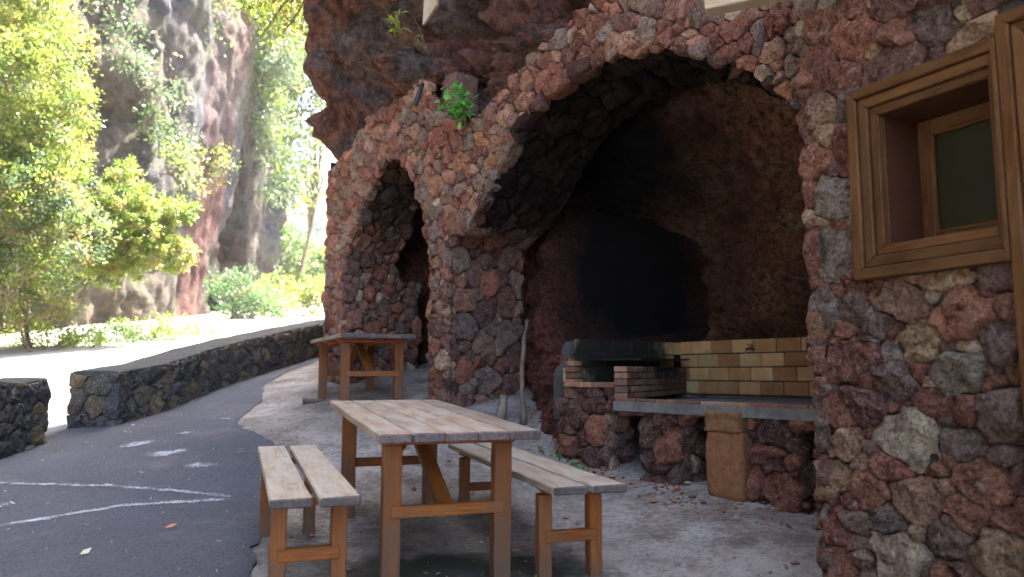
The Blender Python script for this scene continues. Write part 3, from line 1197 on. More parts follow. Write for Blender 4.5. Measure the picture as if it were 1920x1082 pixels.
# ------------------------------------------------------------------ cave behind the big arch
def caves():
    t = np.linspace(1.9, 8.3, 300)
    z = np.linspace(-1.1, 2.9, 190)
    T, Zz = np.meshgrid(t, z, indexing='ij')
    P = np.stack([T, Zz, T * 0], -1)
    A = 6.12 + 0 * T
    A = A + 1.15 * smooth(5.05, 5.6, T + .25 * (Zz - .3)) * (1 - smooth(1.2, 2.1, Zz))       # soot-black recess behind the hearth
    A = A - .35 * smooth(.3, .8, Zz) * smooth(1.9, .9, Zz) * (1 - smooth(4.6, 5.15, T))         # bulge of rock over the tiles
    A = A - 1.25 * smooth(1.2, 2.75, Zz) ** 1.5
    A = A - 2.0 * smooth(7.2, 8.2, T)
    A = A - 1.2 * (1 - smooth(1.95, 2.9, T))
    A = A + .30 * fbm(P * 1.5, 5, 71, .55, True) + .20 * fbm(P * 4.2, 4, 72, .6, True) + .06 * fbm(P * 13, 3, 73, .6, True)
    A = np.maximum(A, A0 + .86)
    o = mesh_obj('cave_wall', PA(T, Zz, A).reshape(-1, 3), grid_faces(len(t), len(z)), M_CAVE, center=False)
    tag(o, kind='structure')
    # red rock standing left of the hearth
    q = np.linspace(0, 1, 90)
    z = np.linspace(-1.1, 1.75, 150)
    Q, Zz = np.meshgrid(q, z, indexing='ij')
    T = 6.45 - 1.32 * Q
    P = np.stack([T, Zz, T * 0], -1)
    A = 4.93 - .60 * Q + .25 * smooth(.15, .0, Q) * 0
    A = A + 2.4 * smooth(.12, .62, Zz) * smooth(.30, .72, Q + .10 * (Zz - .6)) + .25 * smooth(.5, 1.6, Zz)
    A = A + 1.6 * smooth(.97, 1.0, Q)
    A = A + .16 * fbm(P * 2.2, 5, 81, .55, True) + .07 * fbm(P * 8, 4, 82, .6, True)
    o = mesh_obj('cave_red_rock', PA(T, Zz, A).reshape(-1, 3), grid_faces(len(q), len(z)), M_CAVERED, center=False)
    tag(o, kind='structure')
    # alcove behind the small arch
    t = np.linspace(6.45, 9.35, 60)
    z = np.linspace(-.8, 2.9, 70)
    T, Zz = np.meshgrid(t, z, indexing='ij')
    P = np.stack([T, Zz, T * 0], -1)
    A = 7.4 - 2.7 * smooth(1.9, 2.8, Zz) - 2.6 * smooth(8.85, 9.3, T) - 2.6 * (1 - smooth(6.5, 6.75, T)) + .12 * fbm(P * 2, 4, 91, .5, True) + .05 * fbm(P * 7, 3, 92)
    A = np.maximum(A, A0 + .70)
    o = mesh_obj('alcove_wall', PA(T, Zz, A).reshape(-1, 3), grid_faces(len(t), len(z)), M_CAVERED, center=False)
    tag(o, kind='structure')


caves()


def thing_obj(o, label, cat, group=None):
    return tag(o, label, cat, group, 'thing')


def prism(poly2, mapf, h0, h1):
    """extrude a 2-D polygon between two offsets; mapf(u,v,h)"""
    p = np.array(poly2, float)
    n = len(p)
    V = np.concatenate([mapf(p[:, 0], p[:, 1], np.full(n, h0)), mapf(p[:, 0], p[:, 1], np.full(n, h1))])
    F = [tuple(range(n)), tuple(range(2 * n - 1, n - 1, -1))]
    for k in range(n):
        F.append((k, k + n, (k + 1) % n + n, (k + 1) % n))
    return V, F


# ------------------------------------------------------------------ barbecue counter in the big arch
AC = 4.24
U3 = Vector((-.6, .8, 0))          # along the wall, +t
I3 = Vector((.8, .6, 0))           # into the hill, +a
pv = lambda t, z, a: Vector(PA(t, z, a).tolist())
counter = empty('barbecue_counter', tuple(PA(3.7, -.8, AC)), 'stone barbecue and sink counter with ochre tiled back under the big arch', 'barbecue')


def gA(t, a):
    p = PA(t, 0, a)
    return float(ground(p[0], p[1]))


def reg_counter(t, z):
    zt = np.where(t > 4.28, -.205, -.28)
    ok = (t > 2.45) & (t < 4.99) & (z < zt) & (z > -.95)
    hole = ((t > 4.04) & (t < 4.40) & (z < -.32)) | ((t > 3.40) & (t < 3.66) & (z < -.325)) | ((t > 3.09) & (t < 3.41) & (z < -.20)) | ((t < 2.73) & (z < -.335))
    return ok & ~hole


CS = []
mapC = lambda t, z, h: PA(t, z, AC - h)
lay(cells(reg_counter, (2.45, 4.99, -.95, -.2), .045, .14, 101, 1.15, 5000, .006, 20, 1.0, .78), mapC, PAL_PURPLE + PAL_RED[:2], 102, (.04, .08), .08, CS, .45, .3)
for tt, sd_ in ((4.40, 105), (3.66, 107), (2.73, 109)):
    mp_ = (lambda tt: (lambda w, z, h: PA(tt - h, z, AC + w)))(tt)
    rg = lambda w, z: (w > 0) & (w < .26) & (z > -.95) & (z < -.30)
    lay(cells(rg, (0, .26, -.95, -.3), .05, .11, sd_, 1.1, 1500), mp_, PAL_PURPLE + PAL_RED[6:7], sd_ + 1, (.03, .06), .05, CS, .45, .3, flip=True)
mp_ = lambda t, z, h: PA(t, z, AC + 1.35 - h)
lay(cells(lambda t, z: (t > 2.5) & (t < 4.9) & (z > -.95) & (z < -.3), (2.5, 4.9, -.95, -.3), .07, .14, 111, 1.1, 2000), mp_, PAL_PURPLE, 112, (.03, .05), .04, CS, .4, .3)
# stones under the hearth edge
lay(cells(lambda t, z: (t > 4.27) & (t < 5.0) & (z > -.2) & (z < -.115), (4.27, 5., -.2, -.11), .05, .08, 113, 1.6, 1200), lambda t, z, h: PA(t, z, AC + .07 - h), PAL_PURPLE, 114, (.03, .05), .04, CS, .4, .3)
emit(CS, counter, M_STONE, 200)
cm = MB()
cm.add(*prism([(2.44, -1.), (2.44, -.29), (5.0, -.22), (5.0, -1.)], lambda u, v, h: PA(u, v, AC + 1.40 + h), 0, .1))
cm.add(*prism([(4.42, -1.), (4.42, -.22), (5.0, -.22), (5.0, -1.)], lambda u, v, h: PA(u, v, AC + .02 + h), 0, .25))
cm.add(*prism([(3.68, -1.), (3.68, -.28), (4.02, -.28), (4.02, -1.)], lambda u, v, h: PA(u, v, AC + .02 + h), 0, .25))
cm.add(*prism([(2.75, -1.), (2.75, -.28), (3.08, -.28), (3.08, -1.)], lambda u, v, h: PA(u, v, AC + .02 + h), 0, .25))
cm.add(*prism([(4.05, -.30), (4.05, -.225), (4.40, -.225), (4.40, -.30)], lambda u, v, h: PA(u, v, AC + .02 + h), 0, .7))
cm.build('mortar_core', M_MORTAR, counter, False)
slab = mesh_obj('counter_slab', *prism([(2.44, -.285), (2.44, -.212), (4.29, -.212), (4.29, -.285)], lambda u, v, h: PA(u, v, h), AC - .045, 5.985), M_CONC, counter, False)
hearth = mesh_obj('hearth_floor', *prism([(4.34, AC + .12), (5.12, AC + .12), (5.12, 5.95)], lambda u, v, h: PA(u, h, v), -.2, -.085), M_MORTAR, counter, False)
side = mesh_obj('side_wall', *prism([(AC + .15, -.4), (AC + .15, -.02), (AC + .29, .285), (6.05, .315), (6.05, -.4)], lambda u, v, h: PA(h, v, u), 5.135, 5.24), M_GREYMORTAR, counter, False)
backw = mesh_obj('tile_backing', *prism([(2.3, -.4), (2.3, .315), (5.2, .315), (5.2, -.4)], lambda u, v, h: PA(u, v, 5.985 + h), 0, .12), M_GREYMORTAR, counter, False)
# ochre tiles
TILEC = [((.45, .30, .14), 4), ((.43, .26, .12), 3), ((.38, .21, .10), 2), ((.47, .34, .18), 2.5), ((.33, .17, .085), 1.0)]
rng = np.random.RandomState(17)
for row in range(4):
    z0 = -.198 + row * .1285
    t = 5.155 - (0.0 if row % 2 == 0 else .125) - (.04 if row == 3 else 0)
    edges = [5.155] + ([] if row % 2 == 0 and row != 3 else [t])
    cur = edges[-1]
    while cur > 2.55:
        cur -= .238 + rng.uniform(-.006, .006)
        edges.append(cur)
    for e0, e1 in zip(edges[:-1], edges[1:]):
        if e0 - e1 < .03:
            continue
        zc = z0 + .0625
        board('tile', pv(e0 - .004, zc, 5.975), pv(e1 + .004, zc, 5.975), .119, .022 + rng.uniform(0, .004), -I3, M_TILE, counter, .004, 2, 0, .0008, col=pick(TILEC, rng))
for row in range(3):
    z0 = -.075 + row * .1285
    cur = 5.97
    lim = AC + .17 + .12 * (row / 2.0)
    if row % 2:
        cur -= .12
    while cur > lim + .06:
        nx_ = max(cur - .238, lim)
        board('tile', pv(5.128, z0 + .0625, cur - .004), pv(5.128, z0 + .0625, nx_ + .004), .119, .018, -U3, M_TILESOOT, counter, .004, 2, 0, .0008, col=pick(TILEC[:2] + TILEC[3:4], rng))
        cur = nx_
# brick wall between hearth and worktop (runs back to the corner)
BRC = [((.26, .125, .075), 4), ((.20, .10, .07), 3), ((.33, .17, .10), 3), ((.17, .13, .11), 2), ((.28, .20, .14), 1.5)]
b0, b1 = pv(4.235, 0, AC - .02), pv(5.10, 0, 5.93)
bd = (b1 - b0)
bl = bd.length
bd.normalize()
bn = Vector((0, 0, 1)).cross(bd)
for row in range(5):
    zc = -.176 + row * .052
    s0 = 0.0
    first = True
    while s0 < bl - .04:
        ln = .115 if (first and row % 2) else .225
        s1 = min(s0 + ln + rng.uniform(-.008, .008), bl)
        p0 = b0 + bd * (s0 + .004 + (rng.uniform(-.008, .006) if first else 0))
        p1 = b0 + bd * (s1 - .004)
        p0.z = p1.z = zc
        board('brick', p0, p1, .105, .043, (0, 0, 1), M_BRICK, counter, .005, 2, 0, .0015, col=pick(BRC[:3] if first else BRC, rng))
        s0 = s1
        first = False
core_b = mesh_obj('brick_mortar', *prism([(0, -.2), (0, .052), (bl - .02, .052), (bl - .02, -.2)], lambda u, v, h: np.stack([b0.x + bd.x * (u + .015) + bn.x * h, b0.y + bd.y * (u + .015) + bn.y * h, v], -1), -.048, .048), M_GREYMORTAR, counter, False)
# left brick pier and hearth edge
for row in range(6):
    zc = -.176 + row * .052
    for k in range(1):
        wv = .11 if row % 2 else .225
        c0 = 5.115 - k * .115
        if row == 1 and k:
            continue
        board('brick', pv(c0 - .115, zc, AC + .23 + .008 * (row % 2)), pv(c0, zc, AC + .23 + .008 * (row % 2)), .115, .043, (0, 0, 1), M_BRICK, counter, .005, 2, 0, .0015, col=pick(BRC[:3], rng))
for k in range(4):
    t0 = 4.98 - k * .172
    board('brick', pv(t0 - .165, -.094, AC + .10), pv(t0, -.094, AC + .10), .11, .042, (0, 0, 1), M_BRICK, counter, .005, 2, 0, .0015, col=pick(BRC[:3], rng))
for k in range(9):
    t0 = 4.27 - k * .205
    board('edging_brick', pv(t0 - .199, -.205, AC + .03), pv(t0, -.205, AC + .03), .15, .026, (0, 0, 1), M_BRICK, counter, .005, 2, 0, .0012, col=pick(BRC[:3] + BRC[4:], rng) * .9)
# orange tuff blocks
Mr = Matrix(((-.6, .8, 0), (.8, .6, 0), (0, 0, 1))).transposed()
boulder('tuff_block', PA(3.25, -.60, AC + .10), (.30, .34, .46), M_BLOCK, counter, (.27, .125, .055), 201, .10, 3, .78, Mr)
boulder('tuff_block', PA(3.255, -.32, AC + .10), (.29, .34, .135), M_BLOCK, counter, (.23, .12, .055), 202, .12, 2, .85, Mr)
# grill plate, sink, tap
gp = MB()
gv, gf = [], []
gpoly = [pv(5.10, .115, AC + .45), pv(4.62, .115, AC + .62), pv(4.92, .125, 5.85), pv(5.10, .125, 5.90)]
gv = np.array([list(p) for p in gpoly] + [list(p + Vector((0, 0, .014))) for p in gpoly])
grill = mesh_obj('grill_plate', gv, [(3, 2, 1, 0), (4, 5, 6, 7), (0, 1, 5, 4), (1, 2, 6, 5), (2, 3, 7, 6), (3, 0, 4, 7)], M_IRON, None, False)
thing_obj(grill, 'black sooty iron sheet lying over the brick barbecue hearth', 'grill')
gb = pv(4.75, .09, AC + .42)
sink = MB()
sc = ray(1362, 742)
k_ = -.196 / sc[2]
sc = sc * k_
th = np.linspace(0, 2 * np.pi, 28, endpoint=False)
vs, fs = [], []
for r, dz in ((.135, .002), (.125, .004), (.11, -.002), (.07, -.004), (.02, -.004)):
    for a_ in th:
        e = np.array([math.copysign(abs(math.cos(a_)) ** .6, math.cos(a_)), math.copysign(abs(math.sin(a_)) ** .6, math.sin(a_))]) * r
        q = sc[:2] + np.array([-.6, .8]) * e[0] * 1.3 + np.array([.8, .6]) * e[1]
        vs.append((q[0], q[1], -.212 + .005 + dz))
fs = grid_faces(5, 28).tolist()
f2 = []
for r in range(4):
    for a_ in range(28):
        f2.append((r * 28 + a_, r * 28 + (a_ + 1) % 28, (r + 1) * 28 + (a_ + 1) % 28, (r + 1) * 28 + a_))
f2.append(tuple(range(4 * 28, 5 * 28)))
sk = mesh_obj('sink_basin', np.array(vs), f2, M_STEEL, counter)


def tube(pts, rad, nseg=8, cap=True):
    pts = np.array(pts, float)
    n = len(pts)
    rad = np.broadcast_to(np.asarray(rad, float), (n,))
    T = np.gradient(pts, axis=0)
    T /= np.linalg.norm(T, axis=1)[:, None] + 1e-9
    ref = np.array([.31, .2, .93])
    A_ = np.cross(T, ref)
    A_ /= np.linalg.norm(A_, axis=1)[:, None] + 1e-9
    B_ = np.cross(T, A_)
    th = np.linspace(0, 2 * np.pi, nseg, endpoint=False)
    V = pts[:, None] + rad[:, None, None] * (np.cos(th)[None, :, None] * A_[:, None] + np.sin(th)[None, :, None] * B_[:, None])
    F = []
    for i in range(n - 1):
        for j in range(nseg):
            j2 = (j + 1) % nseg
            F.append((i * nseg + j, i * nseg + j2, (i + 1) * nseg + j2, (i + 1) * nseg + j))
    if cap:
        F.append(tuple(range(nseg))[::-1])
        F.append(tuple((n - 1) * nseg + j for j in range(nseg)))
    return V.reshape(-1, 3), F


tp = ray(1414, 654)
tp = tp * (5.955 / (tp[0] * .8 + tp[1] * .6))
tap = empty('water_tap', tuple(tp), 'small old metal tap on the ochre tiles above the sink', 'tap')
o3 = np.array([-.8, -.6, 0])
l3 = np.array([-.6, .8, 0])
mesh_obj('spout', *tube([tp, tp + o3 * .05, tp + o3 * .10, tp + o3 * .125 + [0, 0, -.012], tp + o3 * .13 + [0, 0, -.04]], [.012, .012, .011, .011, .012]), M_BRASS, tap)
mesh_obj('valve_body', *tube([tp + o3 * .05 + [0, 0, -.012], tp + o3 * .05 + [0, 0, .03], tp + o3 * .05 + [0, 0, .035]], [.015, .015, .008]), M_BRASS, tap)
mesh_obj('handle', *tube([tp + o3 * .05 + [0, 0, .04] - l3 * .035, tp + o3 * .05 + [0, 0, .042], tp + o3 * .05 + [0, 0, .04] + l3 * .035], [.006, .009, .006]), M_BRASS, tap)

# ------------------------------------------------------------------ kiosk with the window, on the right
NK = np.array([-.891, -.454])
NK /= np.linalg.norm(NK)
UK = np.array([NK[1], -NK[0]])
OK_ = -2.847


def PK(t, z, h):
    t, z, h = np.broadcast_arrays(np.asarray(t, float), np.asarray(z, float), np.asarray(h, float))
    x = NK[0] * (OK_ + h) + UK[0] * t
    y = NK[1] * (OK_ + h) + UK[1] * t
    return np.stack([x, y, z], -1)


TKE = 2.52
kiosk = empty('kiosk', tuple(PK(1.5, -1.05, -1.0)), 'lava stone kiosk at the right with framed timber window', 'building')
WT0, WT1, WZ0, WZ1 = 1.588, 2.242, .396, 1.236


def reg_kiosk(t, z):
    ok = (t < TKE + .03 * np.sin(z * 9)) & (t > 1.0) & (z > -1.15) & (z < 2.12)
    win = (t > WT0 - .01) & (t < WT1 - .012) & (z > WZ0 + .012) & (z < WZ1 - .012)
    door = (t < WT0 + .005) & (z < 1.37)
    return ok & ~win & ~door


KS = []
lay(cells(reg_kiosk, (1.0, TKE + .04, -1.15, 2.12), .028, .135, 305, 1.3, 18000, .000, 30, 1.3, .74, .06), lambda t, z, h: PK(t, z, h - .015), PAL_KIOSK, 306, (.022, .058), .09, KS, .5, .35)
ck = PK(TKE - .02, 0, 0)
mapKS = lambda w, z, h: np.stack([ck[0] + .8 * w - .6 * h, ck[1] + .6 * w + .8 * h, z], -1)
lay(cells(lambda w, z: (w > -.01) & (w < .95) & (z > -1.1) & (z < 2.1), (-.01, .95, -1.1, 2.1), .05, .13, 311, 1.2, 3000), mapKS, PAL_KIOSK, 312, (.03, .06), .06, KS, .45, .3, flip=True)
emit(KS, kiosk, M_STONE, 290)
kc = MB()
kq = lambda t0, t1, z0, z1, h=-.022: kc.add(PK(np.array([t0, t1, t1, t0]), np.array([z0, z0, z1, z1]), h), [(0, 1, 2, 3)])
kq(WT1 - .02, TKE - .01, -1.3, 2.14)
kq(1.55, WT1 - .02, -1.3, WZ0 + .02)
kq(1.55, WT1 - .02, WZ1 - .02, 2.14)
kq(-2.5, 1.55, 1.33, 2.14)
kq(-2.5, .58, -1.3, 1.33)
c0, c1 = PK(TKE - .03, 0, -.02), PK(-2.5, 0, -.02)
c2 = c0 + np.array([.8, .6, 0]) * 1.05
kc.add(np.array([[c0[0], c0[1], -1.3], [c2[0], c2[1], -1.3], [c2[0], c2[1], 2.14], [c0[0], c0[1], 2.14]]), [(0, 1, 2, 3)])
c3 = c1 + np.array([.8, .6, 0]) * 3.4
kc.add(np.array([[c1[0], c1[1], -1.3], [c3[0], c3[1], -1.3], [c3[0], c3[1], 2.14], [c1[0], c1[1], 2.14]]), [(0, 1, 2, 3)])
kc.build('mortar_core', M_MORTAR, kiosk, False)
# dark room behind
# roof
e0, e1 = PK(TKE + .05, 2.16, .30), PK(-2.8, 2.16, .30)
r2, r3 = e1 + np.array([2.9, 2.2, .55]), e0 + np.array([1.1, .85, .35])
rv = np.array([e0, e1, r2, r3])
mesh_obj('roof', np.concatenate([rv, rv + [0, 0, .08]]), [(0, 1, 2, 3)[::-1], (4, 5, 6, 7), (0, 4, 5, 1)[::-1], (1, 5, 6, 2)[::-1], (2, 6, 7, 3)[::-1], (3, 7, 4, 0)[::-1]], M_RAFTER, kiosk, False)
# window: stepped mitred casing, deep reveal, sash and pane
vk = lambda t, z, h: Vector(PK(t, z, h).tolist())
nkv = Vector((NK[0], NK[1], 0))
win = mesh_obj('window', *prism([(WT0 + .02, WZ0 + .1), (WT0 + .02, WZ1 - .1), (WT1 - .1, WZ1 - .1), (WT1 - .1, WZ0 + .1)], lambda u, v, h: PK(u, v, h), -.36, -.335), M_FRAMEDARK, kiosk, False)
tag(win, 'brown timber window with stepped casing and dark pane')
bw = (.050, .048, .042)
bwr = (.020, .016, .012)
i_l = 0.0
i_r = 0.0
for k in range(3):
    h = .050 - .013 * k
    th_ = .06
    w_, wr = bw[k], bwr[k]
    tl, tr_, zb, zt = WT1 - i_l, WT0 + i_r, WZ0 + i_l, WZ1 - i_l
    g = .0022
    board('casing_board', vk(tl - w_ / 2, zt, h - th_ / 2), vk(tl - w_ / 2, zb, h - th_ / 2), w_ - g, th_, nkv, M_FRAME, win, .005, 6, 0, .0006, miter=(1, 1))
    board('casing_board', vk(tr_, zt - w_ / 2, h - th_ / 2 - .0015), vk(tl, zt - w_ / 2, h - th_ / 2 - .0015), w_ - g, th_, nkv, M_FRAME, win, .005, 6, 0, .0006, miter=(wr / w_, 1))
    board('casing_board', vk(tl, zb + w_ / 2, h - th_ / 2 - .0015), vk(tr_, zb + w_ / 2, h - th_ / 2 - .0015), w_ - g, th_, nkv, M_FRAME, win, .005, 6, 0, .0006, miter=(1, wr / w_))
    board('casing_board', vk(tr_ + wr / 2, zb, h - th_ / 2), vk(tr_ + wr / 2, zt, h - th_ / 2), wr - g * .5, th_, nkv, M_FRAME, win, .004, 6, 0, .0004, miter=(1, 1))
    i_l += w_
    i_r += wr
IT0, IT1, IZ0, IZ1 = WT0 + i_r, WT1 - i_l, WZ0 + i_l, WZ1 - i_l
RD = .30
hm = -.02 - RD / 2
for (a_, b_, upv) in ((vk(IT1 + .012, (IZ0 + IZ1) / 2, -.012), vk(IT1 + .012, (IZ0 + IZ1) / 2, -RD), Vector((-UK[0], -UK[1], 0))), (vk(IT0 - .012, (IZ0 + IZ1) / 2, -.012), vk(IT0 - .012, (IZ0 + IZ1) / 2, -RD), Vector((UK[0], UK[1], 0)))):
    board('reveal_board', a_, b_, IZ1 - IZ0 + .05, .024, upv, M_FRAMEDARK, win, .001, 3, 0, 0)
for zz, upv in ((IZ1 + .0135, (0, 0, -1)), (IZ0 - .0135, (0, 0, 1))):
    board('reveal_board', vk((IT0 + IT1) / 2, zz, -.012), vk((IT0 + IT1) / 2, zz, -RD), IT1 - IT0 - .002, .024, upv, M_FRAMEDARK, win, .001, 3, 0, 0)
sw = .06
hs_ = -RD + .05
board('sash', vk(IT1 - sw / 2, IZ1, hs_), vk(IT1 - sw / 2, IZ0, hs_), sw, .04, nkv, M_FRAME, win, .004, 5)
board('sash', vk(IT0 + .02, IZ1, hs_), vk(IT0 + .02, IZ0, hs_), .04, .04, nkv, M_FRAME, win, .004, 5)
board('sash', vk(IT0 + .041, IZ1 - sw / 2, hs_ - .001), vk(IT1 - sw - .001, IZ1 - sw / 2, hs_ - .001), sw, .04, nkv, M_FRAME, win, .004, 5)
board('sash', vk(IT0 + .041, IZ0 + sw / 2, hs_ - .001), vk(IT1 - sw - .001, IZ0 + sw / 2, hs_ - .001), sw, .04, nkv, M_FRAME, win, .004, 5)
board('glazing_bead', vk(IT1 - sw - .006, IZ1 - sw, hs_ + .012), vk(IT1 - sw - .006, IZ0 + sw, hs_ + .012), .012, .012, nkv, M_FRAME, win, .002, 4)
board('glazing_bead', vk(IT0 + .041, IZ0 + sw + .006, hs_ + .012), vk(IT1 - sw - .013, IZ0 + sw + .006, hs_ + .012), .012, .012, nkv, M_FRAME, win, .002, 4)
board('glazing_bead', vk(IT0 + .041, IZ1 - sw - .006, hs_ + .012), vk(IT1 - sw - .013, IZ1 - sw - .006, hs_ + .012), .012, .012, nkv, M_FRAME, win, .002, 4)
mesh_obj('pane', *prism([(IT0 + .03, IZ0 + .05), (IT0 + .03, IZ1 - .05), (IT1 - .05, IZ1 - .05), (IT1 - .05, IZ0 + .05)], lambda u, v, h: PK(u, v, h), hs_ - .006, hs_ - .001), M_GLASS, win, False)
# door casing right of the window
door = mesh_obj('door', *prism([(.60, -1.1), (.60, 1.2), (1.50, 1.2), (1.50, -1.1)], lambda u, v, h: PK(u, v, h), -.12, -.08), M_FRAME, kiosk, False)
cur = WT0 - .002
for k in range(3):
    w_ = .050
    h = .052 - .012 * k
    board('casing_board', vk(cur - w_ / 2, 1.31 - k * w_, h - .035), vk(cur - w_ / 2, -1.08, h - .035), w_ - .003, .07, nkv, M_FRAME, door, .005, 9, 0, .0008, miter=(1, 0))
    board('casing_board', vk(.58, 1.31 - (k + .5) * w_, h - .0365), vk(cur, 1.31 - (k + .5) * w_, h - .0365), w_ - .003, .07, nkv, M_FRAME, door, .005, 9, 0, .0008, miter=(0, 1))
    cur -= w_
# rafter tail at the top of the picture
p0 = ray(1323, 8) * 3.95
dv = np.array([.86, -.36, .03])
board('rafter', p0, p0 + dv * 1.35, .10, .10, (0, 0, 1), M_RAFTER, kiosk, .006, 5)

# ------------------------------------------------------------------ picnic furniture
def furniture(kind, p, label, name, cat, group=None):
    x, y, z, yaw, pit, rol, L, ov, Wd = p
    M = Matrix.Translation((x, y, z)) @ rot(yaw, pit, rol)
    w = lambda a, b, c: M @ Vector((a, b, c))
    up = (M.to_3x3() @ Vector((0, 0, 1)))
    xa = (M.to_3x3() @ Vector((1, 0, 0)))
    ya = (M.to_3x3() @ Vector((0, 1, 0)))
    c = w(Wd / 2, L / 2, 0)
    root = empty(name, (c.x, c.y, gz(c.x, c.y)), label, cat, group)
    rng = np.random.RandomState(int(abs(x * 1000)) + 3)
    if kind == 'table':
        n, th_, Ht, lw, ld, ins, bh = 5, .042, .76, .088, .075, .062, .036
        gap = .007
    else:
        n, th_, Ht, lw, ld, ins, bh = 2, .038, .45, .066, .07, .018, .034
        gap = .028
    pw = (Wd - gap * (n - 1)) / n
    for k in range(n):
        cx = pw / 2 + k * (pw + gap)
        e = rng.uniform(-.006, .006, 2)
        board('plank', w(cx, e[0], -th_ / 2), w(cx, L + e[1], -th_ / 2), pw, th_, up, [M_PLANK if kind == 'table' else M_SEAT, M_ENDGRAIN], root, .006, 10, 0, .0018)
    nb = 3 if kind == 'table' else 2
    for k in range(nb):
        by = ov + ld / 2 + (L - 2 * ov - ld) * k / (nb - 1)
        board('crossbeam', w(.02, by, -th_ - bh / 2), w(Wd - .02, by, -th_ - bh / 2), ld + .012, bh, up, M_BEAM if kind == 'table' else M_LEG, root, .004, 4, .03)
    for ly in (ov + ld / 2, L - ov - ld / 2):
        for lx in (ins + lw / 2, Wd - ins - lw / 2):
            top = w(lx, ly, -th_ - bh)
            bot = w(lx, ly, -Ht)
            bot.z = min(bot.z, gz(bot.x, bot.y)) - .05
            bot.x, bot.y = top.x + (bot.x - top.x), top.y + (bot.y - top.y)
            board('leg', bot, top, lw, ld, ya, M_FOOT, root, .005, 8, 0, .0015)
    zs = -.39 if kind == 'table' else -.275
    for ly in (ov + .012, L - ov - .012):
        board('stretcher', w(ins + lw * .45, ly, zs), w(Wd - ins - lw * .45, ly, zs), .040, .055, up, M_LEG, root, .004, 4)
    if kind == 'table':
        board('brace', w(Wd / 2 + .01, ov + .075, zs - .02), w(Wd / 2 - .01, L / 2 - .05, -th_ - bh), .075, .045, ya, M_LEG, root, .004, 4)
        board('brace', w(Wd / 2 - .03, L - ov - .075, zs - .02), w(Wd / 2 - .01, L / 2 + .05, -th_ - bh), .075, .045, ya, M_LEG, root, .004, 4)
    return root


furniture('table', (-.580, 3.392, -.267, .339, .039, .001, 2.046, .225, .76), 'weathered picnic table in the foreground between two benches', 'picnic_table', 'table')
furniture('table', (-1.658, 7.382, .386, .419, .001, 0, 1.752, .238, .76), 'orange varnished picnic table standing further back before the small arch', 'picnic_table', 'table')
furniture('bench', (-.941, 3.039, -.491, .343, .017, .004, 1.959, .25, .353), 'slatted bench on the asphalt side of the near table', 'bench', 'bench', 'benches at the near picnic table')
furniture('bench', (.194, 3.564, -.52, .312, .009, 0, 2.138, .25, .369), 'slatted bench on the barbecue side of the near table', 'bench', 'bench', 'benches at the near picnic table')


# ------------------------------------------------------------------ low basalt walls along the path
def low_wall(line, thick, topf, label, seed, rr, end0=True, end1=True, limit=200):
    line = np.array(line, float)
    s = np.concatenate([[0], np.cumsum(np.hypot(*np.diff(line, axis=0).T))])
    L = s[-1]
    lx = lambda q: np.interp(q, s, line[:, 0])
    ly = lambda q: np.interp(q, s, line[:, 1])
    dx, dy = line[-1] - line[0]
    ln = math.hypot(dx, dy)
    nx, ny = dy / ln, -dx / ln          # face towards the path (+x side)
    b = (lx(L / 2), ly(L / 2))
    root = empty('low_wall', (b[0] - nx * thick / 2, b[1] - ny * thick / 2, gz(*b)), label, 'stone wall', 'low walls between path and road')
    topz = lambda q: topf(lx(q), ly(q))
    botz = lambda q: ground(lx(q), ly(q)) - .06

    def mapf(q, v, h):
        h = h + 0
        return np.stack([lx(q) + nx * h + np.minimum(q, 0) * 0, ly(q) + ny * h, v], -1)
    zlo, zhi = float(np.min(botz(np.linspace(0, L, 40)))), float(np.max(topz(np.linspace(0, L, 40))))
    st = []
    reg = lambda q, v: (q > 0) & (q < L) & (v > botz(q)) & (v < topz(q) - .012)
    lay(cells(reg, (0, L, zlo, zhi), .045, .125, seed, 1.1, 9000, .001, 18, 1.1, .74, .12), mapf, PAL_BASALT, seed + 1, (.012, .04), .05, st, .5, .4, flip=True)
    tx, ty = dx / ln, dy / ln
    for q0, sg, on in ((0, -1, end0), (L, 1, end1)):
        if not on:
            continue
        ox, oy = lx(q0), ly(q0)
        z1 = float(topz(q0)) - .012
        z0 = float(botz(q0))
        mp_ = (lambda ox, oy, sg: (lambda w, v, h: np.stack([ox - nx * w + tx * sg * h, oy - ny * w + ty * sg * h, v], -1)))(ox, oy, sg)
        lay(cells(lambda w, v: (w > -.01) & (w < thick) & (v > z0) & (v < z1), (-.01, thick, z0, z1), .07, .15, seed + 5, 1.0, 1500, .006, 18, .8, .8, .25), mp_, PAL_BASALT, seed + 6, (.012, .035), .05, st, .4, .3, flip=(sg < 0))
    emit(st, root, M_BASALT, limit)
    # body and mortar cap
    qs = np.linspace(.01, L - .01, max(12, int(L / .12)))
    rows = []
    wob = .018 * fbm(np.stack([qs * 3, qs * 0, qs * 0], -1), 3, seed)
    for (w, zf) in ((-.008, 0), (-.008, 1), (.03, 1.02), (thick * .5, 1.03), (thick - .03, 1.02), (thick - .008, 1), (thick - .008, 0)):
        x, y = lx(qs) - nx * max(w, .008), ly(qs) - ny * max(w, .008)
        zt = topz(qs)
        zz = botz(qs) - .1 if zf == 0 else zt + (zf - 1) * .5 + wob * (1 if zf > 1 else .3)
        rows.append(np.stack([x, y, zz], -1))
    V = np.stack(rows, 1)
    F = grid_faces(len(qs), len(rows)).tolist()
    n = len(rows)
    F.append(tuple(range(n)))
    F.append(tuple((len(qs) - 1) * n + k for k in range(n))[::-1])
    mesh_obj('mortar_core', V.reshape(-1, 3), F, M_GREYMORTAR, root, False)
    return root


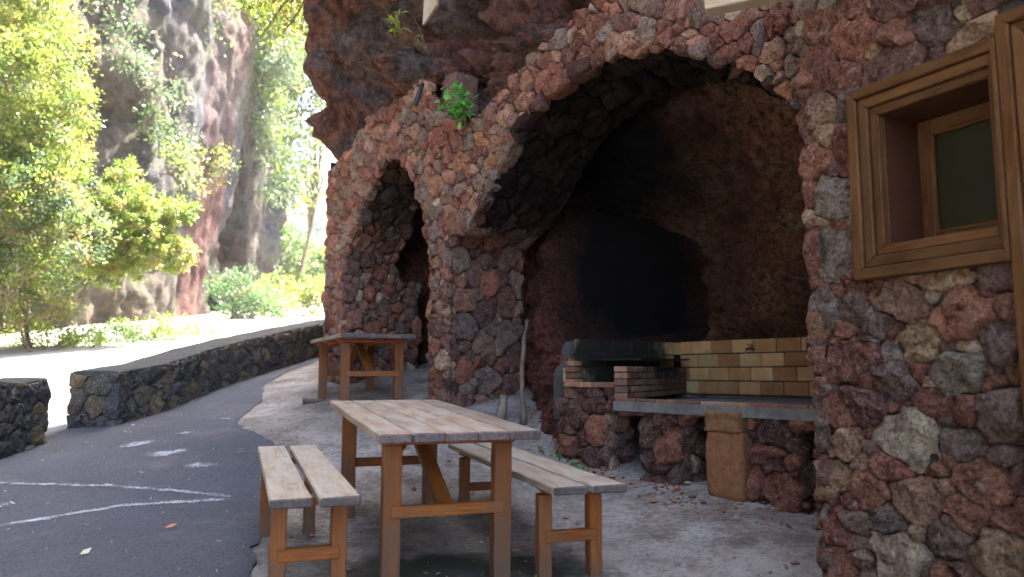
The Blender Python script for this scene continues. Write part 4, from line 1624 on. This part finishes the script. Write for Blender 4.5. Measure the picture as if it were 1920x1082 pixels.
low_wall([(-4.20, 8.20), (-3.28, 13.2), (-2.9, 16), (-2.6, 21)], .56, lambda x, y: ground(x, y) + .575, 'long low basalt wall between asphalt path and sunlit road', 401, .1, True, True, 290)
low_wall([(-4.35, 2.0), (-4.44, 6.0), (-4.47, 7.42)], .46, lambda x, y: -.075 + 0 * x + .012 * np.sin(y * 7), 'shorter low basalt wall ending at the left edge of the picture', 431, .1, False, True, 100)


# ------------------------------------------------------------------ gorge wall across the road
def gorge():
    y = np.concatenate([np.linspace(-25, 12, 40), np.linspace(12.2, 44, 200), np.linspace(44.6, 70, 40)])
    z = np.linspace(0, 1, 110)
    X0 = np.interp(y, [-25, 10, 20, 32, 40, 48, 70], [-15, -13.6, -13.0, -13.2, -13.6, -15.5, -26])
    zg = ground(X0, y) - .6
    Zt = 27 + 2.5 * fbm(np.stack([y * .12, y * 0, y * 0], -1), 3, 5)
    Zg = zg[:, None] + (Zt - zg)[:, None] * z[None, :]
    Yg = np.repeat(y[:, None], len(z), 1)
    P = np.stack([Yg * 0, Yg, Zg], -1)
    d = .7 * fbm(P * [1, .22, .16], 4, 501, .5, True) - .75 * fbm(P * [1, .5, .42], 4, 502, .55, True) - .30 * fbm(P * 1.5, 3, 503, .55, True) 
    d = d * (1 - .55 * smooth(25, 28, Yg) * (1 - smooth(39, 42, Yg))) + .09 * np.maximum(Zg - 3, 0)
    hz = Zg - zg[:, None]
    red = smooth(29.8, 30.6, Yg + .05 * hz) * (1 - smooth(33.2, 33.5, Yg))
    d = d + .12 * red * (1 - smooth(9, 14, hz))
    wn_ = 2.7 * np.clip(1 - hz / 8.4, 0, 1) ** .75
    yc = 36.2 - .12 * hz
    nich = smooth(wn_ + .05, wn_ - .18, np.abs(Yg - yc)) * (hz < 8.4)
    d = d - 2.9 * nich * (1 - .25 * fbm(P * 1.1, 3, 504))
    pale = smooth(38.3, 38.9, Yg + .1 * hz) * (1 - smooth(40.3, 40.9, Yg + .1 * hz))
    V = np.stack([X0[:, None] + d, Yg, Zg], -1)
    grey = np.array([.115, .112, .122])
    brown = np.array([.17, .135, .095])
    redc = np.array([.17, .082, .07])
    palec = np.array([.17, .15, .12])
    nz = fbm(P * [1, .35, .2], 4, 511)[..., None]
    c = grey + (brown - grey) * np.clip(.5 + 1.6 * nz, 0, 1)
    low = (1 - smooth(2.5, 5.5, hz))[..., None]
    c = c * (1 - .6 * low) + brown * .6 * low
    rr = np.clip(red * (1 - .5 * smooth(5, 10, hz)) + .38 * smooth(25, 30, Yg) * (1 - smooth(44, 48, Yg)) * (fbm(P * [1, .5, .3], 3, 513) > .05), 0, 1)[..., None]
    c = c * (1 - rr) + redc * rr
    pa = np.clip(pale + .7 * smooth(.2, .35, fbm(P * [1, .6, .25], 3, 514)) * smooth(29, 33, Yg), 0, 1)[..., None]
    c = c * (1 - pa) + palec * pa
    ni = nich[..., None]
    c = c * (1 - ni) + np.array([.10, .058, .05]) * ni
    m, t, b, nn, ll = mat('gorge_stone')
    p = pos(t)
    at = N(t, 'ShaderNodeVertexColor', layer_name='tint')
    n2 = noise(t, p, 1.8, 8, .72, .5)
    cc = mixc(t, ramp(t, n2, [(.36, .9), (.62, 0.0)]), at.outputs[0], mixc(t, 1.0, at.outputs[0], (.32, .33, .36), 'MULTIPLY'))
    gn_ = ramp(t, noise(t, p, .9, 7, .7), [(.54, 0.0), (.66, .7)])
    cc = mixc(t, gn_, cc, (.11, .13, .06))
    ll.new(cc, b.inputs['Base Color'])
    bump(t, b, noise(t, p, 2.4, 10, .78), 1.0, .6)
    spec(b, .95, .1)
    o = mesh_obj('gorge_cliff', V.reshape(-1, 3), grid_faces(len(y), len(z)), m, None, True, c.reshape(-1, 3), center=False)
    tag(o, kind='structure')


gorge()
# far side of the valley
yy = np.linspace(-140, 60, 60)
hx, hz_ = np.meshgrid(np.linspace(-150, 60, 70), np.linspace(0, 1, 30), indexing='ij')
hh = 60 + 18 * fbm(np.stack([hx * .02, hx * 0, hx * 0], -1), 4, 601)
hyy = 150 + 90 * hz_ + 6 * fbm(np.stack([hx * .06, hz_ * 6, hx * 0], -1), 4, 602)
hzz = 2 + hh * hz_ + 3 * fbm(np.stack([hx * .1, hz_ * 9, hx * 0], -1), 4, 603)
M_HILL = plain_rock('far_wood', [(.35, (.05, .075, .035)), (.6, (.09, .12, .055))], .12, .8)
tag(mesh_obj('far_hill', np.stack([hx, hyy, hzz], -1).reshape(-1, 3), grid_faces(70, 30), M_HILL, center=False), kind='structure')

# ------------------------------------------------------------------ vegetation
GREEN_SUN = [(.17, .215, .035), (.125, .18, .03), (.22, .24, .05), (.08, .13, .022), (.23, .20, .06)]
GREEN_DEEP = [(.045, .085, .022), (.06, .11, .03), (.035, .065, .018), (.08, .12, .035)]
GREEN_BLUE = [(.06, .10, .045), (.085, .125, .06), (.05, .085, .035), (.12, .14, .07)]
GREEN_FRESH = [(.07, .20, .035), (.09, .24, .045), (.05, .16, .025)]


def leaf_cloud(clumps, n, size, cols, seed, twig=26, droop=.25, spread=.16, wratio=.42):
    rng = np.random.RandomState(seed)
    vol = np.array([c[1][0] * c[1][1] * c[1][2] for c in clumps]) ** .8
    vol /= vol.sum()
    ntw = max(3, n // twig)
    ci = rng.choice(len(clumps), ntw, p=vol)
    dirv = rng.normal(size=(ntw, 3))
    dirv /= np.linalg.norm(dirv, axis=1)[:, None]
    rad = rng.uniform(.25, 1, ntw) ** .45
    cc = np.array([c[0] for c in clumps], float)[ci]
    rr = np.array([c[1] for c in clumps], float)[ci]
    tw = cc + dirv * rad[:, None] * rr
    lump = fbm(tw * (1.6 / max(.3, float(np.mean(rr)))) , 3, seed)
    tw += dirv * (lump * .8)[:, None] * rr
    ti = rng.randint(0, ntw, n)
    sp = spread * np.mean(rr)
    pos_ = tw[ti] + rng.normal(size=(n, 3)) * sp * np.array([1, 1, .8])
    ax = rng.normal(size=(n, 3)) * .7 + dirv[ti] * .9 + np.array([0, 0, -droop])
    ax /= np.linalg.norm(ax, axis=1)[:, None]
    nr = rng.normal(size=(n, 3)) * .8 + np.array([0, 0, .9])
    sd_ = np.cross(ax, nr)
    sd_ /= np.linalg.norm(sd_, axis=1)[:, None] + 1e-9
    nrm = np.cross(sd_, ax)
    l = size * rng.uniform(.6, 1.35, n)[:, None]
    w = l * wratio
    b0_ = pos_
    m1 = pos_ + ax * l * .45 + sd_ * w * .5 + nrm * l * .08
    tip = pos_ + ax * l
    m2 = pos_ + ax * l * .45 - sd_ * w * .5 + nrm * l * .08
    V = np.stack([b0_, m1, tip, m2], 1).reshape(-1, 3)
    F = np.arange(4 * n).reshape(n, 4)
    pal = np.array(cols)
    # colour goes with the twig (young and old shoots), with leaf to leaf variation
    tcol = pal[rng.randint(0, len(pal), ntw)]
    c = tcol[ti] * rng.uniform(.75, 1.25, (n, 1))
    return V, F, np.repeat(c, 4, 0), tw


def plant(name, label, cat, base, clumps, n, size, cols, seed, trunk=.0, group=None, twig=26, droop=.25, spread=.16, wratio=.42, crown='crown', limbs=7, sway=.25):
    root = empty(name, tuple(base), label, cat, group)
    V, F, c, tw = leaf_cloud(clumps, n, size, cols, seed, twig, droop, spread, wratio)
    mesh_obj(crown, V, F, M_LEAF, root, False, c)
    if trunk > 0:
        rng = np.random.RandomState(seed + 9)
        mb = MB()
        base = np.array(base, float)
        cen = np.mean([c_[0] for c_ in clumps], axis=0)
        fork = base + (cen - base) * .45 + rng.normal(size=3) * .08 * np.linalg.norm(cen - base)
        sN = np.linspace(0, 1, 7)[:, None]
        bend = rng.normal(size=3) * sway * .3 * np.linalg.norm(cen - base)
        pts = base + (fork - base) * sN + bend * (np.sin(sN * np.pi) * .5)
        mb.add(*tube(pts, np.linspace(trunk, trunk * .65, 7), 9))
        tgt = [np.array(c_[0]) for c_ in clumps] + [tw[i] for i in rng.randint(0, len(tw), limbs * 2)]
        for q in tgt:
            st = base + (fork - base) * rng.uniform(.6, 1)
            mid = (st + q) / 2 + rng.normal(size=3) * .1 * np.linalg.norm(q - st)
            sN = np.linspace(0, 1, 6)[:, None]
            pts = st * (1 - sN) ** 2 + 2 * mid * sN * (1 - sN) + q * sN ** 2
            mb.add(*tube(pts, np.linspace(trunk * .5, trunk * .10, 6), 6))
        mb.build('trunk', M_BARK, root)
    return root


def at(px, py, d):
    r = ray(px, py)
    return r * (d / r[1])


def clump(px, py, d, rx, rz, ry=None):
    return (tuple(at(px, py, d)), (rx, ry or rx, rz))


def gbase(px, d):
    p = at(px, 640, d)
    return (p[0], p[1], gz(p[0], p[1]) - .1)


G1 = 'trees and shrubs along the gorge road'
plant('tree', 'tall sunlit tree with yellow green leaves at the far left', 'tree', gbase(60, 16.2), [clump(10, 60, 15.5, 1.1, 1.2), clump(95, 110, 16, .75, .9), clump(60, 240, 15.6, .9, .9), clump(85, 20, 16.4, .55, .6), clump(10, 200, 15, .9, 1.2), clump(20, -80, 15.6, 1.2, .9), clump(140, 190, 16, .38, .6), clump(140, 290, 16, .4, .4), clump(-120, 120, 15, 1.3, 2.5), clump(40, 330, 15.2, .9, .6), clump(110, 300, 15.8, .6, .6)], 60000, .085, GREEN_SUN, 701, .05, G1, 40, .1, .09)
plant('shrub', 'big hanging sunlit shrub on the gorge wall left of the red rock pillar', 'shrub', tuple(at(215, 560, 18.3)), [clump(245, 400, 17.4, .8, .7), clump(225, 345, 17.6, .42, .45), clump(290, 440, 17.8, .55, .5), clump(180, 450, 17.2, .9, .9), clump(225, 480, 17.5, .8, .55), clump(325, 395, 18.2, .45, .4), clump(330, 480, 18.3, .45, .5)], 34000, .085, GREEN_SUN, 703, .04, G1, 40, .1, .09)
plant('shrub', 'tangled shrub below the tall tree at the left picture edge', 'shrub', gbase(70, 15.6), [clump(30, 380, 14.8, 1.0, .8), clump(95, 350, 15.2, .8, .6), clump(130, 440, 15.6, .7, .7), clump(40, 480, 15, .8, .6), clump(100, 520, 15.4, .55, .5), clump(-60, 420, 14.6, 1.2, 1.6), clump(20, 560, 15.2, .8, .5), clump(120, 580, 16, .5, .35)], 30000, .08, GREEN_SUN + GREEN_BLUE + [(.19, .13, .06)], 705, .03, G1, 34, .1, .10)
for k, (px_, py_, d_, r_, n_, pal) in enumerate([(70, 622, 16.6, .55, 2200, GREEN_SUN), (215, 612, 18.6, .4, 1200, GREEN_DEEP), (275, 606, 19.4, .45, 1300, GREEN_SUN), (325, 600, 21.0, .42, 1300, GREEN_SUN), (165, 622, 17.8, .35, 900, GREEN_DEEP)]):
    b_ = gbase(px_, d_)
    plant('verge_plant', ['bright clump of low plants at the far left foot of the gorge wall', 'dark low plants below the hanging shrub', 'sunlit low plants right of the dark ones at the gorge foot', 'low green plants just left of the red pillar foot', 'small dark weeds between the two left verge clumps'][k], 'plant', b_, [((b_[0], b_[1], b_[2] + r_ * .6), (r_ * 1.6, r_ * 1.2, r_ * .75)), ((b_[0] + .8, b_[1] + .5, b_[2] + r_ * .35), (r_, r_, r_ * .5))], n_, .11, pal, 710 + k, 0, 'low plants on the road verge', 20, -.2, .2, .35, 'foliage')
b_ = gbase(425, 30)
plant('shrub', 'feathery fresh green bush before the tall red niche', 'shrub', b_, [((b_[0] + .3, b_[1], b_[2] + 1.1), (.9, .9, 1.1)), ((b_[0] + 1.3, b_[1] + .6, b_[2] + .7), (.9, .9, .75))], 5200, .16, GREEN_BLUE + GREEN_FRESH[:1], 721, .05, G1, 26, -.3, .18, .25)
b_ = gbase(480, 33)
plant('shrub', 'overexposed bush right of the niche at the road edge', 'shrub', b_, [((b_[0] + .5, b_[1], b_[2] + .9), (1.2, 1.0, .9)), ((b_[0] + 2.0, b_[1] + 1.5, b_[2] + 1.1), (1.0, 1.0, 1.0))], 4200, .17, GREEN_SUN, 723, .05, G1)
plant('tree', 'grey green tree hanging from the gorge rim right of the niche', 'tree', tuple(at(440, 200, 38.0)), [clump(455, 150, 36, 1.9, 2.3), clump(500, 100, 36.5, 2.2, 2.0), clump(420, 60, 35.5, 1.6, 2.2), clump(500, 230, 37, 1.5, 2.0), clump(380, 20, 35, 1.2, 1.4), clump(525, 330, 37.5, 1.1, 1.5), clump(480, -10, 36, 2.2, 1.6)], 19000, .21, GREEN_BLUE + GREEN_SUN[:1], 725, .22, G1)
plant('tree', 'bright leafy tree beside the pier at the bend of the road', 'tree', gbase(545, 46), [clump(560, 150, 45, 2.6, 2.6), clump(535, 260, 44, 2.0, 2.4), clump(590, 240, 46, 1.8, 2.2), clump(560, 60, 45, 2.4, 2.4), clump(545, 340, 44, 1.5, 1.6), clump(600, 120, 47, 2, 2.5)], 17000, .24, GREEN_SUN + GREEN_BLUE, 727, .12, G1)
plant('tree', 'tree with dark trunk in the bright gap beyond the road', 'tree', gbase(540, 52), [clump(540, 470, 50, 1.5, 1.5), clump(515, 440, 49, 1.2, 1.3), clump(585, 500, 53, 1.6, 1.3), clump(560, 530, 52, 1.6, 1.0)], 7000, .25, GREEN_DEEP + GREEN_SUN[:2], 729, .16, G1)
plant('shrub', 'pale roadside bushes where the road leaves the picture', 'shrub', gbase(585, 60), [clump(580, 520, 60, 2.4, 1.2), clump(610, 500, 62, 2.0, 1.6), clump(520, 540, 56, 1.8, 1.0)], 5000, .26, GREEN_SUN, 731, .08, G1)
plant('tree', 'leafy branches hanging in from the cliff top at the upper left', 'tree', tuple(PA(9.6, 6.3, 4.6)), [clump(545, 20, 11.6, .75, .45), clump(500, 5, 11.8, .6, .35), clump(575, 70, 11.2, .3, .35), clump(470, -25, 12, .7, .4), clump(560, -60, 11.4, 1.1, .6), clump(530, 62, 11.6, .3, .25), clump(620, -120, 11.0, 1.3, .7)], 6500, .085, GREEN_SUN[:4] + [(.20, .16, .03)], 733, .08, None, 22, .5, .14)
# shrubs rooted on the gorge wall
for k, (px_, py_, d_, r_, n_, pal, lb) in enumerate([(300, 150, 23.5, .8, 1500, GREEN_BLUE, 'sparse grey shrub high on the gorge wall'), (245, 110, 22, .6, 1100, GREEN_BLUE, 'thin shrub on the grey rock beside the tall tree'), (330, 250, 25.5, .8, 1700, GREEN_BLUE, 'straggly shrub left of the pink rock streak'), (405, 290, 31, .8, 1500, GREEN_SUN, 'bright tuft just above the niche opening'), (365, 20, 29, 1.3, 2600, GREEN_DEEP, 'dark green shrub at the top of the gorge wall'), (335, 310, 25, .8, 1700, GREEN_SUN, 'green shrub where the grey rock meets the red pillar'), (225, 30, 21, .9, 1400, GREEN_BLUE, 'grey green shrub at the upper edge by the tall tree'), (280, 230, 23, .6, 900, GREEN_DEEP, 'small dark shrub in the middle of the grey rock')]):
    c_ = at(px_, py_, d_)
    plant('wall_shrub', lb, 'shrub', tuple(c_ + np.array([-.5, 0, -.3])), [(tuple(c_), (r_ * .7, r_, r_)), (tuple(c_ + np.array([.1, r_ * .8, -r_ * .6])), (r_ * .5, r_ * .7, r_ * .6))], n_ // 3, .13, pal, 740 + k, .03, 'shrubs rooted in the gorge wall', 14, .3, .28)


# ------------------------------------------------------------------ small plants on the arch wall and floor
def sprout(name, label, base, out, n, size, ht, cols, seed, spread=.5, wr=.75, group=None):
    """a small plant: stems with broad leaves"""
    rng = np.random.RandomState(seed)
    root = empty(name, tuple(base), label, 'plant', group)
    stems = MB()
    V, F, C = [], [], []
    k0 = 0
    base = np.array(base, float)
    out = np.array(out, float)
    ns = max(2, n // 7)
    for s_ in range(ns):
        dirv = np.array([0, 0, 1.0]) + out * rng.uniform(.2, .9) + rng.normal(size=3) * spread * np.array([1, 1, .3])
        dirv /= np.linalg.norm(dirv)
        L = ht * rng.uniform(.55, 1.1)
        pts = np.array([base + dirv * L * q + np.array([0, 0, .12 * L * math.sin(q * 2)]) for q in np.linspace(0, 1, 5)])
        stems.add(*tube(pts, np.linspace(.0035, .0015, 5), 5))
        for _ in range(n // ns):
            q = rng.uniform(.25, 1.0)
            p = base + dirv * L * q + np.array([0, 0, .12 * L * math.sin(q * 2)])
            ax = rng.normal(size=3) + out * .8 + [0, 0, .15]
            ax /= np.linalg.norm(ax)
            sdv = np.cross(ax, np.array([0, 0, 1.0]) + out * .8 + rng.normal(size=3) * .25)
            sdv /= np.linalg.norm(sdv) + 1e-9
            nr = np.cross(sdv, ax)
            l = size * rng.uniform(.6, 1.3)
            w = l * wr
            P_ = [p + ax * l * .12, p + ax * l * .35 + sdv * w * .42 + nr * l * .06, p + ax * l * .7 + sdv * w * .40 + nr * l * .05, p + ax * l * 1.1 - nr * l * .1, p + ax * l * .7 - sdv * w * .40 + nr * l * .05, p + ax * l * .35 - sdv * w * .42 + nr * l * .06]
            V += P_
            F += [(k0, k0 + 1, k0 + 2, k0 + 3), (k0, k0 + 3, k0 + 4, k0 + 5)]
            c = np.array(cols[rng.randint(len(cols))]) * rng.uniform(.75, 1.25)
            C += [c] * 6
            k0 += 6
    mesh_obj('leaves', np.array(V), F, M_LEAF, root, False, np.array(C))
    stems.build('stem', M_LEAFSTEM, root)
    return root


M_LEAFSTEM = simple('green_stem', (.10, .12, .03), .6)
OUT = (-.8, -.6, 0)
sprout('leafy_plant', 'fresh green broad leaved plant growing from the wall between the arches', PA(5.98, 2.36, A0 - .06), OUT, 130, .085, .40, [(.09, .28, .045), (.12, .33, .06), (.07, .22, .03)], 801, .42)
sprout('leafy_plant', 'yellow green narrow leaved plant on the cliff above the small arch', at(752, 72, 7.45), OUT, 34, .10, .26, [(.22, .24, .04), (.28, .26, .05), (.13, .2, .035)], 803, .55, .30)
sprout('leafy_plant', 'thin dry weeds hanging on the rock below the board', at(800, 95, 7.3), OUT, 16, .06, .30, [(.16, .15, .05), (.22, .17, .07)], 805, .6, .18)
for k, (px_, py_, a_) in enumerate([(1050, 862, .02), (1085, 868, .0), (1020, 845, .0), (1100, 878, -.05)]):
    g_ = ray(px_, py_)
    kk = (AC - .10 + a_) / (.8 * g_[0] + .6 * g_[1])
    b_ = g_ * kk
    b_[2] = gz(b_[0], b_[1])
    sprout('seedling', ['seedling second from right at the counter foot', 'seedling at the foot of the counter beside the bench end', 'leftmost tiny seedling at the red rock foot', 'rightmost seedling at the foot of the counter'][k], b_, OUT, 9, .045, .09, GREEN_FRESH, 811 + k, .6, .5, 'seedlings along the counter foot')

# stick, post stump, pipe, board
def on_ground(px, py):
    r = ray(px, py)
    ks = np.linspace(1.5, 40, 4000)
    P = r[None] * ks[:, None]
    f = P[:, 2] - ground(P[:, 0], P[:, 1])
    return P[np.argmax(f < 0)]


p0 = PA(5.95, 0, 4.62)
p0[2] = gz(p0[0], p0[1]) - .02
r1 = ray(988, 602)
p1 = r1 * (7.50 / r1[1])
sN = np.linspace(0, 1, 12)[:, None]
pb = at(981, 792, 7.15)
pts = pb + (p1 - pb) * sN + np.array([-.025, 0, 0]) * np.sin(sN * 3.1) + .008 * np.random.RandomState(2).normal(size=(12, 3))
thing_obj(mesh_obj('stick', *tube(pts, np.linspace(.026, .021, 12) * (1 + .12 * np.random.RandomState(3).normal(size=12)), 9), M_STICK), 'long bent brown stick leaning upright against the pillar', 'stick')
pb = at(936, 792, 7.1)
pt = at(944, 742, 7.2)
thing_obj(mesh_obj('log', *tube(np.array([pb, pb * .5 + pt * .5 + [.01, 0, 0], pt]), [.05, .046, .04], 10), M_BARK), 'short pale log leaning at the pillar foot', 'log')
q0, q1 = at(779, 196, 7.62), at(792, 158, 7.75)
thing_obj(mesh_obj('pipe', *tube(np.array([q0, q0 * .5 + q1 * .5, q1]), [.024, .026, .024], 12), M_BLACKPIPE), 'short black pipe end sticking out above the small arch', 'pipe')
q0 = at(812, -8, 7.2)
dd = np.array([.55, .35, .76])
dd /= np.linalg.norm(dd)
bo = board('wooden_board', at(808, 14, 7.2), at(808, 14, 7.2) + np.array([.02, .0, .55]), .17, .03, (-.5, -.85, 0), [M_RAFTER, M_RAFTER], None, .004, 4, 0, .001, miter=(-1.0, 0))
thing_obj(bo, 'pale wooden board corner against the cliff at the top edge', 'board')
gq = on_ground(578, 757)
thing_obj(mesh_obj('dry_root', *tube(np.array([gq + [-.06, 0, .03], gq + [0, .01, .035], gq + [.10, .02, .03], gq + [.20, .0, .02]]), [.045, .03, .026, .02], 9), M_BARK), 'small brown broken root lying left of the far table', 'root')

# ------------------------------------------------------------------ fallen leaves
rng = np.random.RandomState(55)
DRY = [(.42, .33, .12), (.36, .20, .08), (.22, .10, .05), (.30, .33, .12), (.45, .40, .25), (.40, .13, .06)]


def dry_leaf(p, l, seed):
    r = np.random.RandomState(seed)
    a = r.uniform(0, 6.28)
    ax = np.array([math.cos(a), math.sin(a), r.uniform(-.1, .2)])
    sd_ = np.array([-math.sin(a), math.cos(a), r.uniform(-.3, .3)])
    w = l * r.uniform(.3, .5)
    up = np.array([0, 0, 1.0])
    p = np.asarray(p) + up * .006
    return np.array([p - ax * l * .5 + up * .004, p + sd_ * w * .5 + up * r.uniform(.003, .02), p + ax * l * .5 + up * r.uniform(.0, .02), p - sd_ * w * .5 + up * r.uniform(.003, .02)]), [(0, 1, 2, 3)]


big = [(203, 920, 'large tan dry leaf lying on the asphalt between the paint lines'), (266, 898, 'small yellow leaf on the asphalt near the white blotches'), (450, 858, 'reddish leaf on the asphalt near the bench end'), (160, 839, 'pale leaf on the asphalt before the long low wall'), (160, 1050, 'tan leaf near the bottom edge of the asphalt'), (320, 1000, 'pale leaf on the asphalt left of the bench'), (968, 1042, 'yellow leaf under the right bench'), (1382, 978, 'orange leaf on the concrete before the counter'), (1478, 990, 'yellow green leaf on the concrete near the kiosk'), (1290, 912, 'brown twiggy leaf below the orange block'), (600, 861, 'yellow curled leaf behind the near table'), (1190, 944, 'pale leaf right of the bench end')]
for k, (px_, py_, lb) in enumerate(big):
    p = on_ground(px_, py_)
    p[2] += .03 if p[0] < -1.4 else .012
    V, F = dry_leaf(p, .075 if k else .11, 900 + k)
    o = mesh_obj('fallen_leaf', V, F, M_DRYLEAF, None, False, np.tile(np.array(DRY[k % 6]), (4, 1)))
    thing_obj(o, lb, 'leaf', 'larger fallen leaves')
mb = MB()
for k in range(420):
    x, y = rng.uniform(-4, 2.4), rng.uniform(3.2, 9)
    if .8 * x + .6 * y > 5.4:
        continue
    l = rng.choice([.012, .018, .03, .045], p=[.35, .3, .25, .1])
    V, F = dry_leaf((x, y, gz(x, y) + (.024 if x < np.interp(y, BND[:, 1], BND[:, 0]) else .008)), l, 2000 + k)
    mb.add(V, F, np.array(DRY[rng.randint(6)]) * rng.uniform(.6, 1.1))
tag(mb.build('leaf_litter', M_DRYLEAF, None, False), 'scattered crumbs of dry leaves on the path and concrete', None, None, 'stuff')

# ------------------------------------------------------------------ grit and pebbles along the wall feet
mb = MB()
rng = np.random.RandomState(77)
OCT = np.array([(1, 0, 0), (-1, 0, 0), (0, 1, 0), (0, -1, 0), (0, 0, 1), (0, 0, -1)], float)
OF = [(0, 2, 4), (2, 1, 4), (1, 3, 4), (3, 0, 4), (2, 0, 5), (1, 2, 5), (3, 1, 5), (0, 3, 5)]
for k in range(900):
    if k < 480:
        t_ = rng.uniform(2.5, 6.6)
        a_ = (AC if t_ < 5.0 else 4.75) - .04 - abs(rng.normal()) * .16
        x, y = PA(t_, 0, a_)[:2]
    elif k < 640:
        q_ = PK(rng.uniform(1.6, 2.5), 0, .04 + abs(rng.normal()) * .10)
        x, y = q_[:2]
    else:
        x, y = rng.uniform(-1.6, 2.0), rng.uniform(3.4, 7.5)
        if .8 * x + .6 * y > 4.3:
            continue
    r_ = rng.choice([.005, .008, .013, .022], p=[.4, .33, .2, .07]) * rng.uniform(.7, 1.3)
    V = OCT * rng.uniform(.6, 1.3, (6, 1)) * r_ * [1.2, 1, .7]
    mb.add(V + [x, y, gz(x, y) + r_ * .45], OF, pick(PAL_RED, rng) * .8)
tag(mb.build('pebbles', M_BLOCK, None, False), 'loose lava grit and pebbles along the wall feet', None, None, 'stuff')

# ------------------------------------------------------------------ valley haze
def haze():
    m = bpy.data.materials.new('haze')
    m.use_nodes = True
    t = m.node_tree
    t.nodes.clear()
    o = t.nodes.new('ShaderNodeOutputMaterial')
    v = t.nodes.new('ShaderNodeVolumePrincipled')
    v.inputs['Color'].default_value = (.86, .92, 1.0, 1)
    v.inputs['Density'].default_value = .0003
    v.inputs['Anisotropy'].default_value = .3
    t.links.new(v.outputs[0], o.inputs['Volume'])
    x0, x1, y0, y1, z0, z1 = -165, 75, -45, 262, -9, 100
    V = np.array([(x, y, z) for x in (x0, x1) for y in (y0, y1) for z in (z0, z1)], float)
    F = [(0, 1, 3, 2), (4, 6, 7, 5), (0, 4, 5, 1), (2, 3, 7, 6), (0, 2, 6, 4), (1, 5, 7, 3)]
    h = mesh_obj('haze', V, F, m, None, False)
    tag(h, kind='stuff')


haze()
